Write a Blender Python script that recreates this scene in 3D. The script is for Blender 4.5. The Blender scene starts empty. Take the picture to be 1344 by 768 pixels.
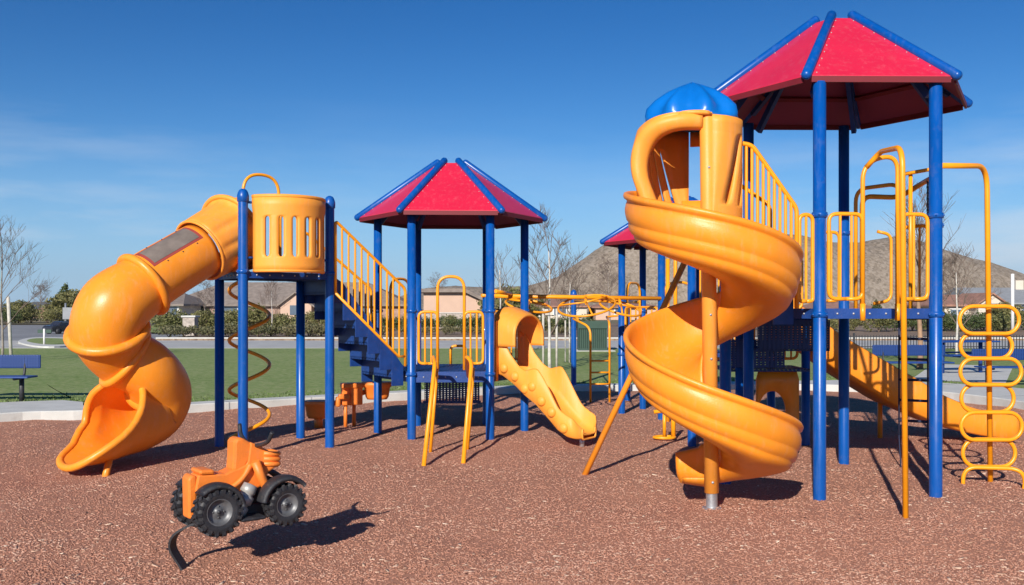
import bpy, math, random
import numpy as np
from mathutils import Vector, Matrix, noise
random.seed(7); rng = np.random.default_rng(7)
PI = math.pi; R = math.radians
scene = bpy.context.scene
COL = scene.collection
F = 1270.0; HZ = 405.0; EYE = 1.6

def P(px, py, d):            # point seen at that place of the photo, at a known distance
    return Vector(((px - 672) / F * d, d, EYE + (HZ - py) * d / F))
def G(px, py, z=0.0):        # point on the ground
    d = F * (EYE - z) / (py - HZ)
    return Vector(((px - 672) / F * d, d, z))
def V(*a): return Vector(a)

# ------------------------------------------------------------------ materials
def newmat(name):
    m = bpy.data.materials.new(name); m.use_nodes = True
    nt = m.node_tree; b = nt.nodes['Principled BSDF']
    return m, nt, b
def nd(nt, t, **k):
    n = nt.nodes.new(t)
    for a, v in k.items():
        if a in n.inputs: n.inputs[a].default_value = v
        else: setattr(n, a, v)
    return n
def ramp(nt, stops):
    r = nt.nodes.new('ShaderNodeValToRGB'); e = r.color_ramp.elements
    e[0].position, e[0].color = stops[0][0], (*stops[0][1], 1)
    e[1].position, e[1].color = stops[-1][0], (*stops[-1][1], 1)
    for p, c in stops[1:-1]:
        x = e.new(p); x.color = (*c, 1)
    return r
def coords(nt, scale=None, kind='Object'):
    tc = nt.nodes.new('ShaderNodeTexCoord')
    if scale is None: return tc.outputs[kind]
    mp = nt.nodes.new('ShaderNodeMapping'); mp.inputs['Scale'].default_value = scale
    nt.links.new(tc.outputs[kind], mp.inputs['Vector']); return mp.outputs['Vector']
def basic(name, col, rough=.5, metal=0, var=.12, nscale=4, bump=.0, bscale=60, coat=0, spec=.5, dirt=0, scuff=0):
    m, nt, b = newmat(name); L = nt.links
    v = coords(nt)
    n = nd(nt, 'ShaderNodeTexNoise', Scale=nscale, Detail=6.0, Roughness=.6); L.new(v, n.inputs['Vector'])
    lo = tuple(c * (1 - var) for c in col); hi = tuple(min(1, c * (1 + var)) for c in col)
    r = ramp(nt, [(.3, lo), (.7, hi)]); L.new(n.outputs['Fac'], r.inputs['Fac'])
    colout = r.outputs['Color']
    if dirt:
        n2 = nd(nt, 'ShaderNodeTexNoise', Scale=nscale * 3.3, Detail=8.0, Roughness=.75); L.new(v, n2.inputs['Vector'])
        r2 = ramp(nt, [(.56, (0, 0, 0)), (.72, (dirt, dirt, dirt))]); L.new(n2.outputs['Fac'], r2.inputs['Fac'])
        mx = nt.nodes.new('ShaderNodeMixRGB'); L.new(r2.outputs['Color'], mx.inputs['Fac'])
        L.new(colout, mx.inputs['Color1']); mx.inputs['Color2'].default_value = (.28, .22, .17, 1); colout = mx.outputs['Color']
    if scuff:
        v3 = coords(nt, (1, 1, .16)); n3 = nd(nt, 'ShaderNodeTexNoise', Scale=22.0, Detail=7.0, Roughness=.72); L.new(v3, n3.inputs['Vector'])
        r3 = ramp(nt, [(.52, (0, 0, 0)), (.74, (scuff, scuff, scuff))]); L.new(n3.outputs['Fac'], r3.inputs['Fac'])
        m3 = nt.nodes.new('ShaderNodeMixRGB'); L.new(r3.outputs['Color'], m3.inputs['Fac']); L.new(colout, m3.inputs['Color1'])
        m3.inputs['Color2'].default_value = (*[min(1, c * .8 + .16) for c in col], 1); colout = m3.outputs['Color']
    L.new(colout, b.inputs['Base Color'])
    rr = nd(nt, 'ShaderNodeMapRange'); rr.inputs['To Min'].default_value = max(0, rough - .08); rr.inputs['To Max'].default_value = min(1, rough + .12)
    L.new(n.outputs['Fac'], rr.inputs['Value']); L.new(rr.outputs['Result'], b.inputs['Roughness'])
    b.inputs['Metallic'].default_value = metal
    b.inputs['Specular IOR Level'].default_value = spec
    b.inputs['Coat Weight'].default_value = coat; b.inputs['Coat Roughness'].default_value = .15
    if bump:
        nb = nd(nt, 'ShaderNodeTexNoise', Scale=bscale, Detail=5.0); L.new(v, nb.inputs['Vector'])
        bp = nd(nt, 'ShaderNodeBump', Strength=bump, Distance=.01); L.new(nb.outputs['Fac'], bp.inputs['Height'])
        L.new(bp.outputs['Normal'], b.inputs['Normal'])
    return m

M = {}
M['orange'] = basic('orange_plastic', (.89, .288, .020), .37, var=.10, nscale=1.6, bump=.12, bscale=90, dirt=.18, spec=.42, scuff=.38)
M['orange'].node_tree.nodes['Principled BSDF'].inputs['Subsurface Weight'].default_value = .0
M['orange2'] = basic('pale_orange_plastic', (.91, .335, .042), .46, var=.10, nscale=1.6, bump=.14, bscale=90, dirt=.18, spec=.38, scuff=.38)
M['rider'] = basic('rider_orange_plastic', (.84, .215, .028), .45, var=.12, nscale=6, bump=.15, bscale=90, dirt=.25)
M['yellow'] = basic('yellow_coated_steel', (.92, .335, .008), .35, var=.08, nscale=5, bump=.04, dirt=.12)
M['blue'] = basic('blue_coated_steel', (.001, .074, .325), .30, var=.10, nscale=2, bump=.03, dirt=.14, spec=.38, scuff=.22)
M['bluep'] = basic('blue_plastic', (.002, .14, .50), .30, var=.1, nscale=3, bump=.08)
M['dblue'] = basic('dark_blue_deck_coating', (.006, .045, .21), .5, var=.2, nscale=6, bump=.2, dirt=.15)
M['red'] = basic('red_roof_sheet', (.64, .011, .045), .5, var=.06, nscale=2, bump=.05, bscale=120, coat=.45, dirt=.16, scuff=.30)
M['under_shade'] = basic('roof_underside_shade', (.24, .038, .08), .7, var=.08, nscale=2)  # roof red made dark and purplish: underside shade put into the colour
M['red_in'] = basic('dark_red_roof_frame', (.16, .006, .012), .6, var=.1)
M['black'] = basic('black_rubber', (.022, .022, .026), .55, var=.3, nscale=12, bump=.3, bscale=80, dirt=.3)
M['grey_met'] = basic('grey_cast_plastic', (.40, .385, .36), .45, var=.25, nscale=10, metal=.3)
M['rim_grey'] = basic('dull_wheel_grey', (.13, .13, .135), .42, var=.3, nscale=14, metal=.3, dirt=.3)
M['galv'] = basic('galvanised_steel', (.55, .56, .57), .38, var=.15, nscale=20, metal=.8)
M['bolt'] = basic('zinc_bolt', (.45, .45, .46), .4, metal=.5)
M['smoke'] = basic('smoky_window', (.19, .155, .13), .38, var=.25, nscale=6, dirt=.3)
M['winframe'] = basic('red_tinted_window_edge', (.34, .06, .045), .4)
M['concrete'] = basic('pale_concrete', (.55, .54, .50), .85, var=.10, nscale=3, bump=.3, bscale=40, dirt=.25)
M['pave'] = basic('pale_pavement', (.43, .42, .395), .88, var=.12, nscale=.7, bump=.2, bscale=20)
M['asphalt'] = basic('asphalt', (.23, .23, .235), .9, var=.18, nscale=.35, bump=.3, bscale=30, dirt=.2)
M['bark'] = basic('grey_bark', (.26, .22, .19), .9, var=.35, nscale=9, bump=.5, bscale=40)
M['birch'] = basic('pale_bark', (.52, .48, .43), .85, var=.3, nscale=9, bump=.4, bscale=40)
M['twig'] = basic('brown_twig', (.17, .12, .095), .9, var=.3, nscale=5)
M['stake'] = basic('weathered_wood_stake', (.5, .46, .40), .85, var=.2, nscale=8)
M['stucco'] = basic('peach_stucco', (.56, .38, .28), .9, var=.06, nscale=1, bump=.2)
M['stucco2'] = basic('cream_stucco', (.62, .54, .44), .9, var=.06, nscale=1, bump=.2)
M['brickw'] = basic('brown_brick_veneer', (.34, .22, .17), .9, var=.35, nscale=3, bump=.3)
M['shingle'] = basic('grey_brown_shingle', (.235, .19, .16), .9, var=.25, nscale=2.5, bump=.4, bscale=14)
M['shingle2'] = basic('terracotta_tile', (.33, .17, .12), .9, var=.3, nscale=2, bump=.4, bscale=14)
M['shingle3'] = basic('blue_grey_shingle', (.27, .28, .29), .9, var=.15, nscale=2, bump=.4, bscale=14)
M['wtrim'] = basic('white_trim_paint', (.75, .73, .70), .6, var=.05)
M['dark'] = basic('dark_opening', (.03, .03, .035), .3)
M['glass'] = basic('window_glass', (.10, .13, .17), .08, coat=.5)
M['iron'] = basic('black_iron', (.03, .03, .035), .5, var=.2)
M['green_box'] = basic('dark_green_enclosure', (.028, .065, .045), .6, var=.2, nscale=4)
M['stone'] = basic('stone_veneer', (.40, .34, .29), .9, var=.35, nscale=7, bump=.6, bscale=10)
M['rope'] = basic('dark_net_rope', (.02, .025, .06), .8)
M['carblk'] = basic('dark_car_paint', (.03, .03, .035), .25, coat=.5)
M['brownbrd'] = basic('brown_timber', (.33, .20, .12), .85, var=.3, nscale=6)

def perforated():
    m, nt, b = newmat('perforated_blue_steel'); L = nt.links
    v = coords(nt); sep = nt.nodes.new('ShaderNodeSeparateXYZ'); L.new(v, sep.inputs[0])
    s = []
    for ax, per in (('X', .045), ('Y', .026)):
        a = nd(nt, 'ShaderNodeMath', operation='ADD'); L.new(sep.outputs[ax], a.inputs[0])
        if ax == 'Y': L.new(sep.outputs['Z'], a.inputs[1])
        else: a.inputs[1].default_value = 0
        d = nd(nt, 'ShaderNodeMath', operation='DIVIDE'); L.new(a.outputs[0], d.inputs[0]); d.inputs[1].default_value = per
        f = nd(nt, 'ShaderNodeMath', operation='FRACT'); L.new(d.outputs[0], f.inputs[0])
        g = nd(nt, 'ShaderNodeMath', operation='GREATER_THAN'); L.new(f.outputs[0], g.inputs[0]); g.inputs[1].default_value = .60
        s.append(g)
    mu = nd(nt, 'ShaderNodeMath', operation='MULTIPLY'); L.new(s[0].outputs[0], mu.inputs[0]); L.new(s[1].outputs[0], mu.inputs[1])
    tr = nt.nodes.new('ShaderNodeBsdfTransparent'); mx = nt.nodes.new('ShaderNodeMixShader')
    b.inputs['Base Color'].default_value = (.006, .04, .18, 1); b.inputs['Roughness'].default_value = .55
    L.new(mu.outputs[0], mx.inputs[0]); L.new(b.outputs[0], mx.inputs[1]); L.new(tr.outputs[0], mx.inputs[2])
    L.new(mx.outputs[0], nt.nodes['Material Output'].inputs['Surface'])
    return m
M['perf'] = perforated()

def leafmat(name, cols, rough=.6, trans=.25):
    m, nt, b = newmat(name); L = nt.links
    g = nt.nodes.new('ShaderNodeNewGeometry')
    oi = nt.nodes.new('ShaderNodeObjectInfo')
    n = nd(nt, 'ShaderNodeTexNoise', Scale=1.3, Detail=3.0); L.new(coords(nt), n.inputs['Vector'])
    a = nd(nt, 'ShaderNodeMath', operation='MULTIPLY'); L.new(g.outputs['Random Per Island'], a.inputs[0]); a.inputs[1].default_value = .6
    a2 = nd(nt, 'ShaderNodeMath', operation='MULTIPLY_ADD'); L.new(n.outputs['Fac'], a2.inputs[0]); a2.inputs[1].default_value = .5; L.new(a.outputs[0], a2.inputs[2])
    a3 = nd(nt, 'ShaderNodeMath', operation='MULTIPLY_ADD'); L.new(oi.outputs['Random'], a3.inputs[0]); a3.inputs[1].default_value = .25; L.new(a2.outputs[0], a3.inputs[2])
    k = len(cols); r = ramp(nt, [(.2 + .8 * i / (k - 1), c) for i, c in enumerate(cols)])
    L.new(a3.outputs[0], r.inputs['Fac']); L.new(r.outputs['Color'], b.inputs['Base Color'])
    b.inputs['Roughness'].default_value = rough
    tb = nt.nodes.new('ShaderNodeBsdfTranslucent'); L.new(r.outputs['Color'], tb.inputs['Color'])
    mx = nt.nodes.new('ShaderNodeMixShader'); mx.inputs[0].default_value = trans
    L.new(b.outputs[0], mx.inputs[1]); L.new(tb.outputs[0], mx.inputs[2]); L.new(mx.outputs[0], nt.nodes['Material Output'].inputs['Surface'])
    return m
M['leaf'] = leafmat('shrub_leaves', [(.07, .08, .024), (.13, .14, .042), (.21, .20, .07), (.28, .25, .11)])
M['leafd'] = leafmat('evergreen_leaves', [(.03, .05, .018), (.07, .10, .03), (.12, .145, .045)])
M['leafo'] = leafmat('olive_leaves', [(.10, .11, .03), (.17, .165, .055), (.25, .22, .08)])
M['leafp'] = leafmat('low_plant_leaves', [(.07, .085, .03), (.14, .14, .06), (.24, .20, .10)])
M['chips'] = leafmat('mulch_chip', [(.22, .098, .062), (.37, .17, .108), (.425, .20, .13), (.47, .23, .155), (.60, .38, .28)], .9, 0)
M['chips2'] = leafmat('pale_mulch_chip', [(.20, .09, .055), (.36, .17, .105), (.50, .30, .2), (.66, .47, .34), (.78, .64, .5)], .9, 0)
M['blade'] = leafmat('grass_blade', [(.09, .15, .032), (.13, .20, .048), (.18, .235, .075)], .6, .2)

def ground_mat(name, stops, scale, fine, bump=.6, bdist=.02, big=.15, stretch=(1, 1, 1)):
    m, nt, b = newmat(name); L = nt.links
    v = coords(nt, stretch)
    n1 = nd(nt, 'ShaderNodeTexNoise', Scale=scale, Detail=10.0, Roughness=.75); L.new(v, n1.inputs['Vector'])
    n2 = nd(nt, 'ShaderNodeTexNoise', Scale=big, Detail=4.0); L.new(v, n2.inputs['Vector'])
    vo = nd(nt, 'ShaderNodeTexVoronoi', Scale=fine); L.new(v, vo.inputs['Vector'])
    sp = nt.nodes.new('ShaderNodeSeparateColor'); L.new(vo.outputs['Color'], sp.inputs[0])
    a = nd(nt, 'ShaderNodeMath', operation='MULTIPLY'); L.new(sp.outputs[0], a.inputs[0]); a.inputs[1].default_value = .35
    c = nd(nt, 'ShaderNodeMath', operation='MULTIPLY_ADD'); L.new(n1.outputs['Fac'], c.inputs[0]); c.inputs[1].default_value = .6; L.new(a.outputs[0], c.inputs[2])
    e = nd(nt, 'ShaderNodeMath', operation='MULTIPLY_ADD'); L.new(n2.outputs['Fac'], e.inputs[0]); e.inputs[1].default_value = .3; L.new(c.outputs[0], e.inputs[2])
    r = ramp(nt, stops); L.new(e.outputs[0], r.inputs['Fac']); L.new(r.outputs['Color'], b.inputs['Base Color'])
    b.inputs['Roughness'].default_value = .95; b.inputs['Specular IOR Level'].default_value = .2
    bp = nd(nt, 'ShaderNodeBump', Strength=bump, Distance=bdist); L.new(c.outputs[0], bp.inputs['Height']); L.new(bp.outputs['Normal'], b.inputs['Normal'])
    return m
M['mulch'] = ground_mat('red_brown_mulch', [(.35, (.29, .13, .082)), (.55, (.41, .192, .124)), (.75, (.46, .22, .145)), (.9, (.54, .32, .22))], 30, 110)
M['lawn'] = ground_mat('mown_grass', [(.36, (.10, .15, .035)), (.5, (.165, .235, .062)), (.60, (.21, .28, .085)), (.76, (.30, .32, .14))], 9, 26, .6, .02, .22, (.5, 1, 1))
M['bed'] = ground_mat('planting_bed_soil', [(.35, (.14, .09, .065)), (.6, (.24, .17, .12)), (.85, (.34, .26, .19))], 2, 8)
M['dry'] = ground_mat('dry_ground', [(.35, (.12, .11, .06)), (.6, (.2, .17, .10)), (.85, (.28, .23, .15))], .3, 1.5)
M['hill'] = ground_mat('scrubby_hillside', [(.36, (.15, .12, .082)), (.47, (.225, .178, .128)), (.60, (.29, .23, .168)), (.85, (.38, .31, .24))], .16, 1.0, .7, 1.0, .012, (1, .33, 1))
M['hillf'] = ground_mat('far_wooded_hills', [(.35, (.05, .055, .035)), (.6, (.10, .095, .06)), (.85, (.16, .14, .09))], .01, .05, 1.0, 5, .002)

# ------------------------------------------------------------------ mesh helpers
ORG = {}
class MB:
    def __init__(s): s.v = []; s.f = []; s.fl = []
    def add(s, vs, fs, flat=False):
        o = len(s.v); s.v += [tuple(v) for v in vs]
        for f in fs: s.f.append(tuple(i + o for i in f)); s.fl.append(flat)
    def box(s, c, size, rz=0, rot=None):
        m = rot or Matrix.Rotation(rz, 3, 'Z'); c = Vector(c); h = [x / 2 for x in size]
        vs = [c + m @ V(x * h[0], y * h[1], z * h[2]) for z in (-1, 1) for x, y in ((-1, -1), (1, -1), (1, 1), (-1, 1))]
        s.add(vs, [(3, 2, 1, 0), (4, 5, 6, 7), (0, 1, 5, 4), (1, 2, 6, 5), (2, 3, 7, 6), (3, 0, 4, 7)], True)
    def beam(s, a, b, w, h, up=V(0, 0, 1)):
        a = Vector(a); b = Vector(b); t = (b - a).normalized(); sd = t.cross(up)
        sd = sd.normalized() if sd.length > 1e-4 else V(1, 0, 0); u = sd.cross(t)
        vs = [p + sd * x * w / 2 + u * z * h / 2 for p in (a, b) for x, z in ((-1, -1), (1, -1), (1, 1), (-1, 1))]
        s.add(vs, [(3, 2, 1, 0), (4, 5, 6, 7), (0, 1, 5, 4), (1, 2, 6, 5), (2, 3, 7, 6), (3, 0, 4, 7)], True)
    def tube(s, pts, r, seg=10, closed=False, cap=True):
        pts = [Vector(p) for p in pts]; n = len(pts); rs = r if isinstance(r, (list, tuple)) else [r] * n
        T = []
        for i in range(n):
            if closed: t = pts[(i + 1) % n] - pts[i - 1]
            else: t = pts[min(i + 1, n - 1)] - pts[max(i - 1, 0)]
            T.append(t.normalized())
        u = T[0].orthogonal().normalized(); vs = []
        for i in range(n):
            if i:
                ax = T[i - 1].cross(T[i])
                if ax.length > 1e-6: u = Matrix.Rotation(T[i - 1].angle(T[i]), 3, ax.normalized()) @ u
                u = (u - T[i] * u.dot(T[i])).normalized()
            w = T[i].cross(u)
            vs += [pts[i] + (u * math.cos(2 * PI * k / seg) + w * math.sin(2 * PI * k / seg)) * rs[i] for k in range(seg)]
        fs = []
        off = 0
        if closed:   # match the twist at the seam
            a = vs[0:seg]; last = vs[(n - 1) * seg:n * seg]
            off = min(range(seg), key=lambda o: sum((last[k] - a[(k + o) % seg]).length for k in range(seg)))
        for i in range(n if closed else n - 1):
            j = (i + 1) % n; o = off if (closed and j == 0) else 0
            for k in range(seg):
                fs.append((i * seg + k, i * seg + (k + 1) % seg, j * seg + (k + 1 + o) % seg, j * seg + (k + o) % seg))
        b = len(s.v); s.add(vs, fs)
        if cap and not closed:
            s.f.append(tuple(b + k for k in reversed(range(seg)))); s.fl.append(True)
            s.f.append(tuple(b + (n - 1) * seg + k for k in range(seg))); s.fl.append(True)
    def lathe(s, prof, c, seg=24, axis=None, a0=0, a1=2 * PI):
        c = Vector(c); q = V(0, 0, 1).rotation_difference(Vector(axis).normalized()).to_matrix() if axis is not None else Matrix.Identity(3)
        full = abs(a1 - a0 - 2 * PI) < 1e-6; m = seg if full else seg + 1; vs = []
        for r_, z in prof:
            for k in range(m):
                a = a0 + (a1 - a0) * k / seg; vs.append(c + q @ V(r_ * math.cos(a), r_ * math.sin(a), z))
        fs = []
        for i in range(len(prof) - 1):
            for k in range(seg):
                k2 = (k + 1) % m; fs.append((i * m + k, i * m + k2, (i + 1) * m + k2, (i + 1) * m + k))
        s.add(vs, fs)
    def prism(s, poly, z0, z1):
        n = len(poly); vs = [V(p[0], p[1], z0) for p in poly] + [V(p[0], p[1], z1) for p in poly]
        s.add(vs, [tuple(reversed(range(n))), tuple(range(n, 2 * n))] + [(i, (i + 1) % n, n + (i + 1) % n, n + i) for i in range(n)], True)
    def grid(s, rows, closed_u=False):
        n = len(rows[0]); vs = [p for r_ in rows for p in r_]; fs = []
        for i in range(len(rows) - 1):
            for k in range(n if closed_u else n - 1):
                fs.append((i * n + k, i * n + (k + 1) % n, (i + 1) * n + (k + 1) % n, (i + 1) * n + k))
        s.add(vs, fs)
    def build(s, name, mat, parent=None, bevel=0, solid=0, sub=0, kind=None, soff=-1):
        me = bpy.data.meshes.new(name); o = ORG.get(parent.name, V(0, 0, 0)) if parent else V(0, 0, 0)
        me.from_pydata([tuple(Vector(v) - o) for v in s.v], [], s.f)
        me.polygons.foreach_set('use_smooth', [not x for x in s.fl]); me.update()
        me.materials.append(M[mat] if isinstance(mat, str) else mat)
        ob = bpy.data.objects.new(name, me); COL.objects.link(ob)
        if parent: ob.parent = parent; ORG[ob.name] = o
        if solid:
            md = ob.modifiers.new('thick', 'SOLIDIFY'); md.thickness = solid; md.offset = soff
        if sub:
            md = ob.modifiers.new('sub', 'SUBSURF'); md.levels = md.render_levels = sub
        if bevel:
            md = ob.modifiers.new('bevel', 'BEVEL'); md.width = bevel; md.segments = 2; md.limit_method = 'ANGLE'; md.angle_limit = R(40)
        if kind: ob['kind'] = kind
        return ob

def second(ob, nf, mat):      # faces from nf on take a second material
    ob.data.materials.append(M[mat])
    for p in ob.data.polygons[nf:]: p.material_index = 1

def fillet(pts, rad, n=5):
    pts = [Vector(p) for p in pts]; out = [pts[0]]
    for i in range(1, len(pts) - 1):
        a, b, c = pts[i - 1], pts[i], pts[i + 1]
        d = min(rad, (a - b).length * .49, (c - b).length * .49)
        p = b + (a - b).normalized() * d; q = b + (c - b).normalized() * d
        for k in range(n + 1):
            t = k / n; out.append(p * (1 - t) ** 2 + b * 2 * t * (1 - t) + q * t * t)
    out.append(pts[-1]); return out
def catmull(pts, n=8, closed=False):
    pts = [Vector(p) for p in pts]; out = []; m = len(pts)
    for i in range(m if closed else m - 1):
        if closed: p0, p1, p2, p3 = pts[i - 1], pts[i], pts[(i + 1) % m], pts[(i + 2) % m]
        else: p0, p1, p2, p3 = pts[max(i - 1, 0)], pts[i], pts[i + 1], pts[min(i + 2, m - 1)]
        for k in range(n):
            t = k / n
            out.append(.5 * (2 * p1 + (p2 - p0) * t + (2 * p0 - 5 * p1 + 4 * p2 - p3) * t * t + (3 * p1 - p0 - 3 * p2 + p3) * t ** 3))
    if not closed: out.append(pts[-1])
    return out
def interp(x, xs, ys):
    return float(np.interp(x, xs, ys))

def tag(o, label=None, cat=None, group=None, kind=None):
    if label: o['label'] = label
    if cat: o['category'] = cat
    if group: o['group'] = group
    if kind: o['kind'] = kind
    return o
def thing(name, label, cat, loc, group=None, rz=0):
    o = bpy.data.objects.new(name, None); COL.objects.link(o); o.location = loc; o.rotation_euler.z = rz
    o.empty_display_size = .2
    ORG[o.name] = Vector(loc); return tag(o, label, cat, group)
def local(name, label, cat, group=None):   # parts are built in the thing's own space; place it after
    o = thing(name, label, cat, (0, 0, 0), group); return o
def copy_tree(o, parent=None):
    c = o.copy(); COL.objects.link(c)
    if parent: c.parent = parent
    for ch in list(o.children): copy_tree(ch, c)
    return c

# ------------------------------------------------------------------ playground parts
PR = .053
def post(parent, x, y, z1, z0=-.1, rings=(), cap=True, r=PR):
    b = MB(); prof = [(r, z0), (r, z1 - .03), (r * .93, z1), (r * .7, z1 + .02), (r * .35, z1 + .032), (.0005, z1 + .036)]
    b.lathe(prof if cap else prof[:2] + [(.001, z1 - .029)], (x, y, 0), 20)
    p = b.build('post', 'blue', parent)
    if cap and z1 < 9:
        b = MB(); b.lathe([(r + .001, z1 - .10), (r + .011, z1 - .095), (r + .011, z1 - .03), (r * .95, z1 + .012), (r * .7, z1 + .032), (r * .3, z1 + .044), (.0005, z1 + .046)], (x, y, 0), 20)
        b.build('post_cap', 'blue', p)
    for z in rings:
        b = MB(); b.lathe([(r + .001, z - .024), (r + .010, z - .021), (r + .012, z), (r + .010, z + .021), (r + .001, z + .024)], (x, y, 0), 20)
        for a in (R(200), R(250), R(320), R(20), R(90), R(150)):
            b.lathe([(.009, 0), (.009, .008), (.0005, .010)], (x + (r + .009) * math.cos(a), y + (r + .009) * math.sin(a), z), 6, axis=(math.cos(a), math.sin(a), 0))
        b.build('clamp_ring', 'blue', p)
    return p

def hexpts(cx, cy, rot, Rr):
    return [(cx + Rr * math.cos(rot + k * PI / 3), cy + Rr * math.sin(rot + k * PI / 3)) for k in range(6)]

def hex_roof(parent, cx, cy, rot, Rr, ze, zt, rc):
    outer = [V(x, y, ze) for x, y in hexpts(cx, cy, rot, Rr)]; inner = [V(x, y, zt) for x, y in hexpts(cx, cy, rot, rc)]
    b = MB()          # red purlins, eave angle and top plate under the sheets
    for k in range(6):
        o1, o2, i1, i2 = outer[k], outer[(k + 1) % 6], inner[k], inner[(k + 1) % 6]
        nrm = (o2 - o1).cross(i1 - o1).normalized()
        if nrm.z < 0: nrm = -nrm
        for t in (.30, .58):
            a = o1.lerp(i1, t).lerp(o2.lerp(i2, t), .05); c = o1.lerp(i1, t).lerp(o2.lerp(i2, t), .95)
            b.beam(a - nrm * .026, c - nrm * .026, .045, .034, nrm)
        b.beam(o1.lerp(o2, .03) - V(0, 0, .034), o1.lerp(o2, .97) - V(0, 0, .034), .02, .05)
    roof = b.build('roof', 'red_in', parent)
    b = MB(); b.prism([(p.x, p.y) for p in hexv(cx, cy, rot, rc * .92)], zt - .012, zt + .004); b.build('roof_cap', 'red', roof)
    for k in range(6):
        o1, o2, i1, i2 = outer[k], outer[(k + 1) % 6], inner[k], inner[(k + 1) % 6]
        b = MB(); nrm = (o2 - o1).cross(i1 - o1).normalized()
        if nrm.z < 0: nrm = -nrm
        top = [o1, o2, i2, i1]; dn = [p - nrm * .006 for p in top]
        b.add(top + dn, [(0, 1, 2, 3), (7, 6, 5, 4), (0, 4, 5, 1), (1, 5, 6, 2), (2, 6, 7, 3), (3, 7, 4, 0)], True)
        b.add([o1 + nrm * .001, o2 + nrm * .001, o2 - V(0, 0, .028), o1 - V(0, 0, .028)], [(0, 1, 2, 3)], True)
        nf = len(b.f)
        for e0, e1, g0 in ((o1, i1, o2), (o2, i2, o1)):
            side = (g0 - e0).normalized()
            for t in np.linspace(.04, .95, 9):
                p = e0.lerp(e1, t) + side * .075 * (1 - .3 * t) + nrm * .001
                b.lathe([(.0065, 0), (.006, .003), (.0005, .005)], p, 6, axis=nrm)
        pn = b.build('roof_panel', 'red', roof); second(pn, nf, 'bolt')
        q = MB(); q.add([p - nrm * .0085 for p in (o1.lerp(o2, .01), o2.lerp(o1, .01), i2, i1)], [(3, 2, 1, 0)], True); q.build('roof_shade_sheet', 'under_shade', roof)  # added sheet under each panel, its dark tone paints the shade there
    for k in range(6):
        o1, i1 = outer[k], inner[k]; t = (o1 - i1).normalized(); up = V(0, 0, 1) - t * t.z; up.normalize()
        a = i1 - t * .05 + up * .010; c = o1 + t * .025 + up * .010
        b = MB(); pts = [a - t * .03, a - t * .02, a, a.lerp(c, .5), c, c + t * .02, c + t * .03]
        b.tube(pts, [.012, .032, .043, .043, .043, .032, .012], 14)
        rt = b.build('ridge_tube', 'blue', roof)
        b = MB(); b.beam(i1 - up * .03, i1.lerp(o1, .86) - up * .035, .05, .05, up)
        pp = V(cx, cy, 0) + (V(o1.x, o1.y, 0) - V(cx, cy, 0)) * .80
        b.beam(i1.lerp(o1, .45) - up * .07, V(pp.x, pp.y, ze - .12), .045, .06, up)
        b.build('rafter', 'dblue', roof)
    return roof
def hexv(cx, cy, rot, Rr): return [V(x, y, 0) for x, y in hexpts(cx, cy, rot, Rr)]

def panel_rail(parent, a, b_, za, zb, ha, hb, n, name='guard_rail', r=.017, rb=.012, round_=.07, inset=.0, skipframe=False):
    """barred panel from a to b (xy), bottom heights za, zb, top heights ha, hb"""
    A0 = V(*a, za); B0 = V(*b_, zb); A1 = V(*a, ha); B1 = V(*b_, hb)
    m = MB(); mid = A0.lerp(B0, .5)
    m.tube(fillet([mid, A0, A1, B1, B0, mid], round_), r, 10)
    for i in range(1, n + 1):
        t = i / (n + 1); m.tube([A0.lerp(B0, t), A1.lerp(B1, t)], rb, 8, cap=False)
    return m.build(name, 'yellow', parent)

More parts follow.
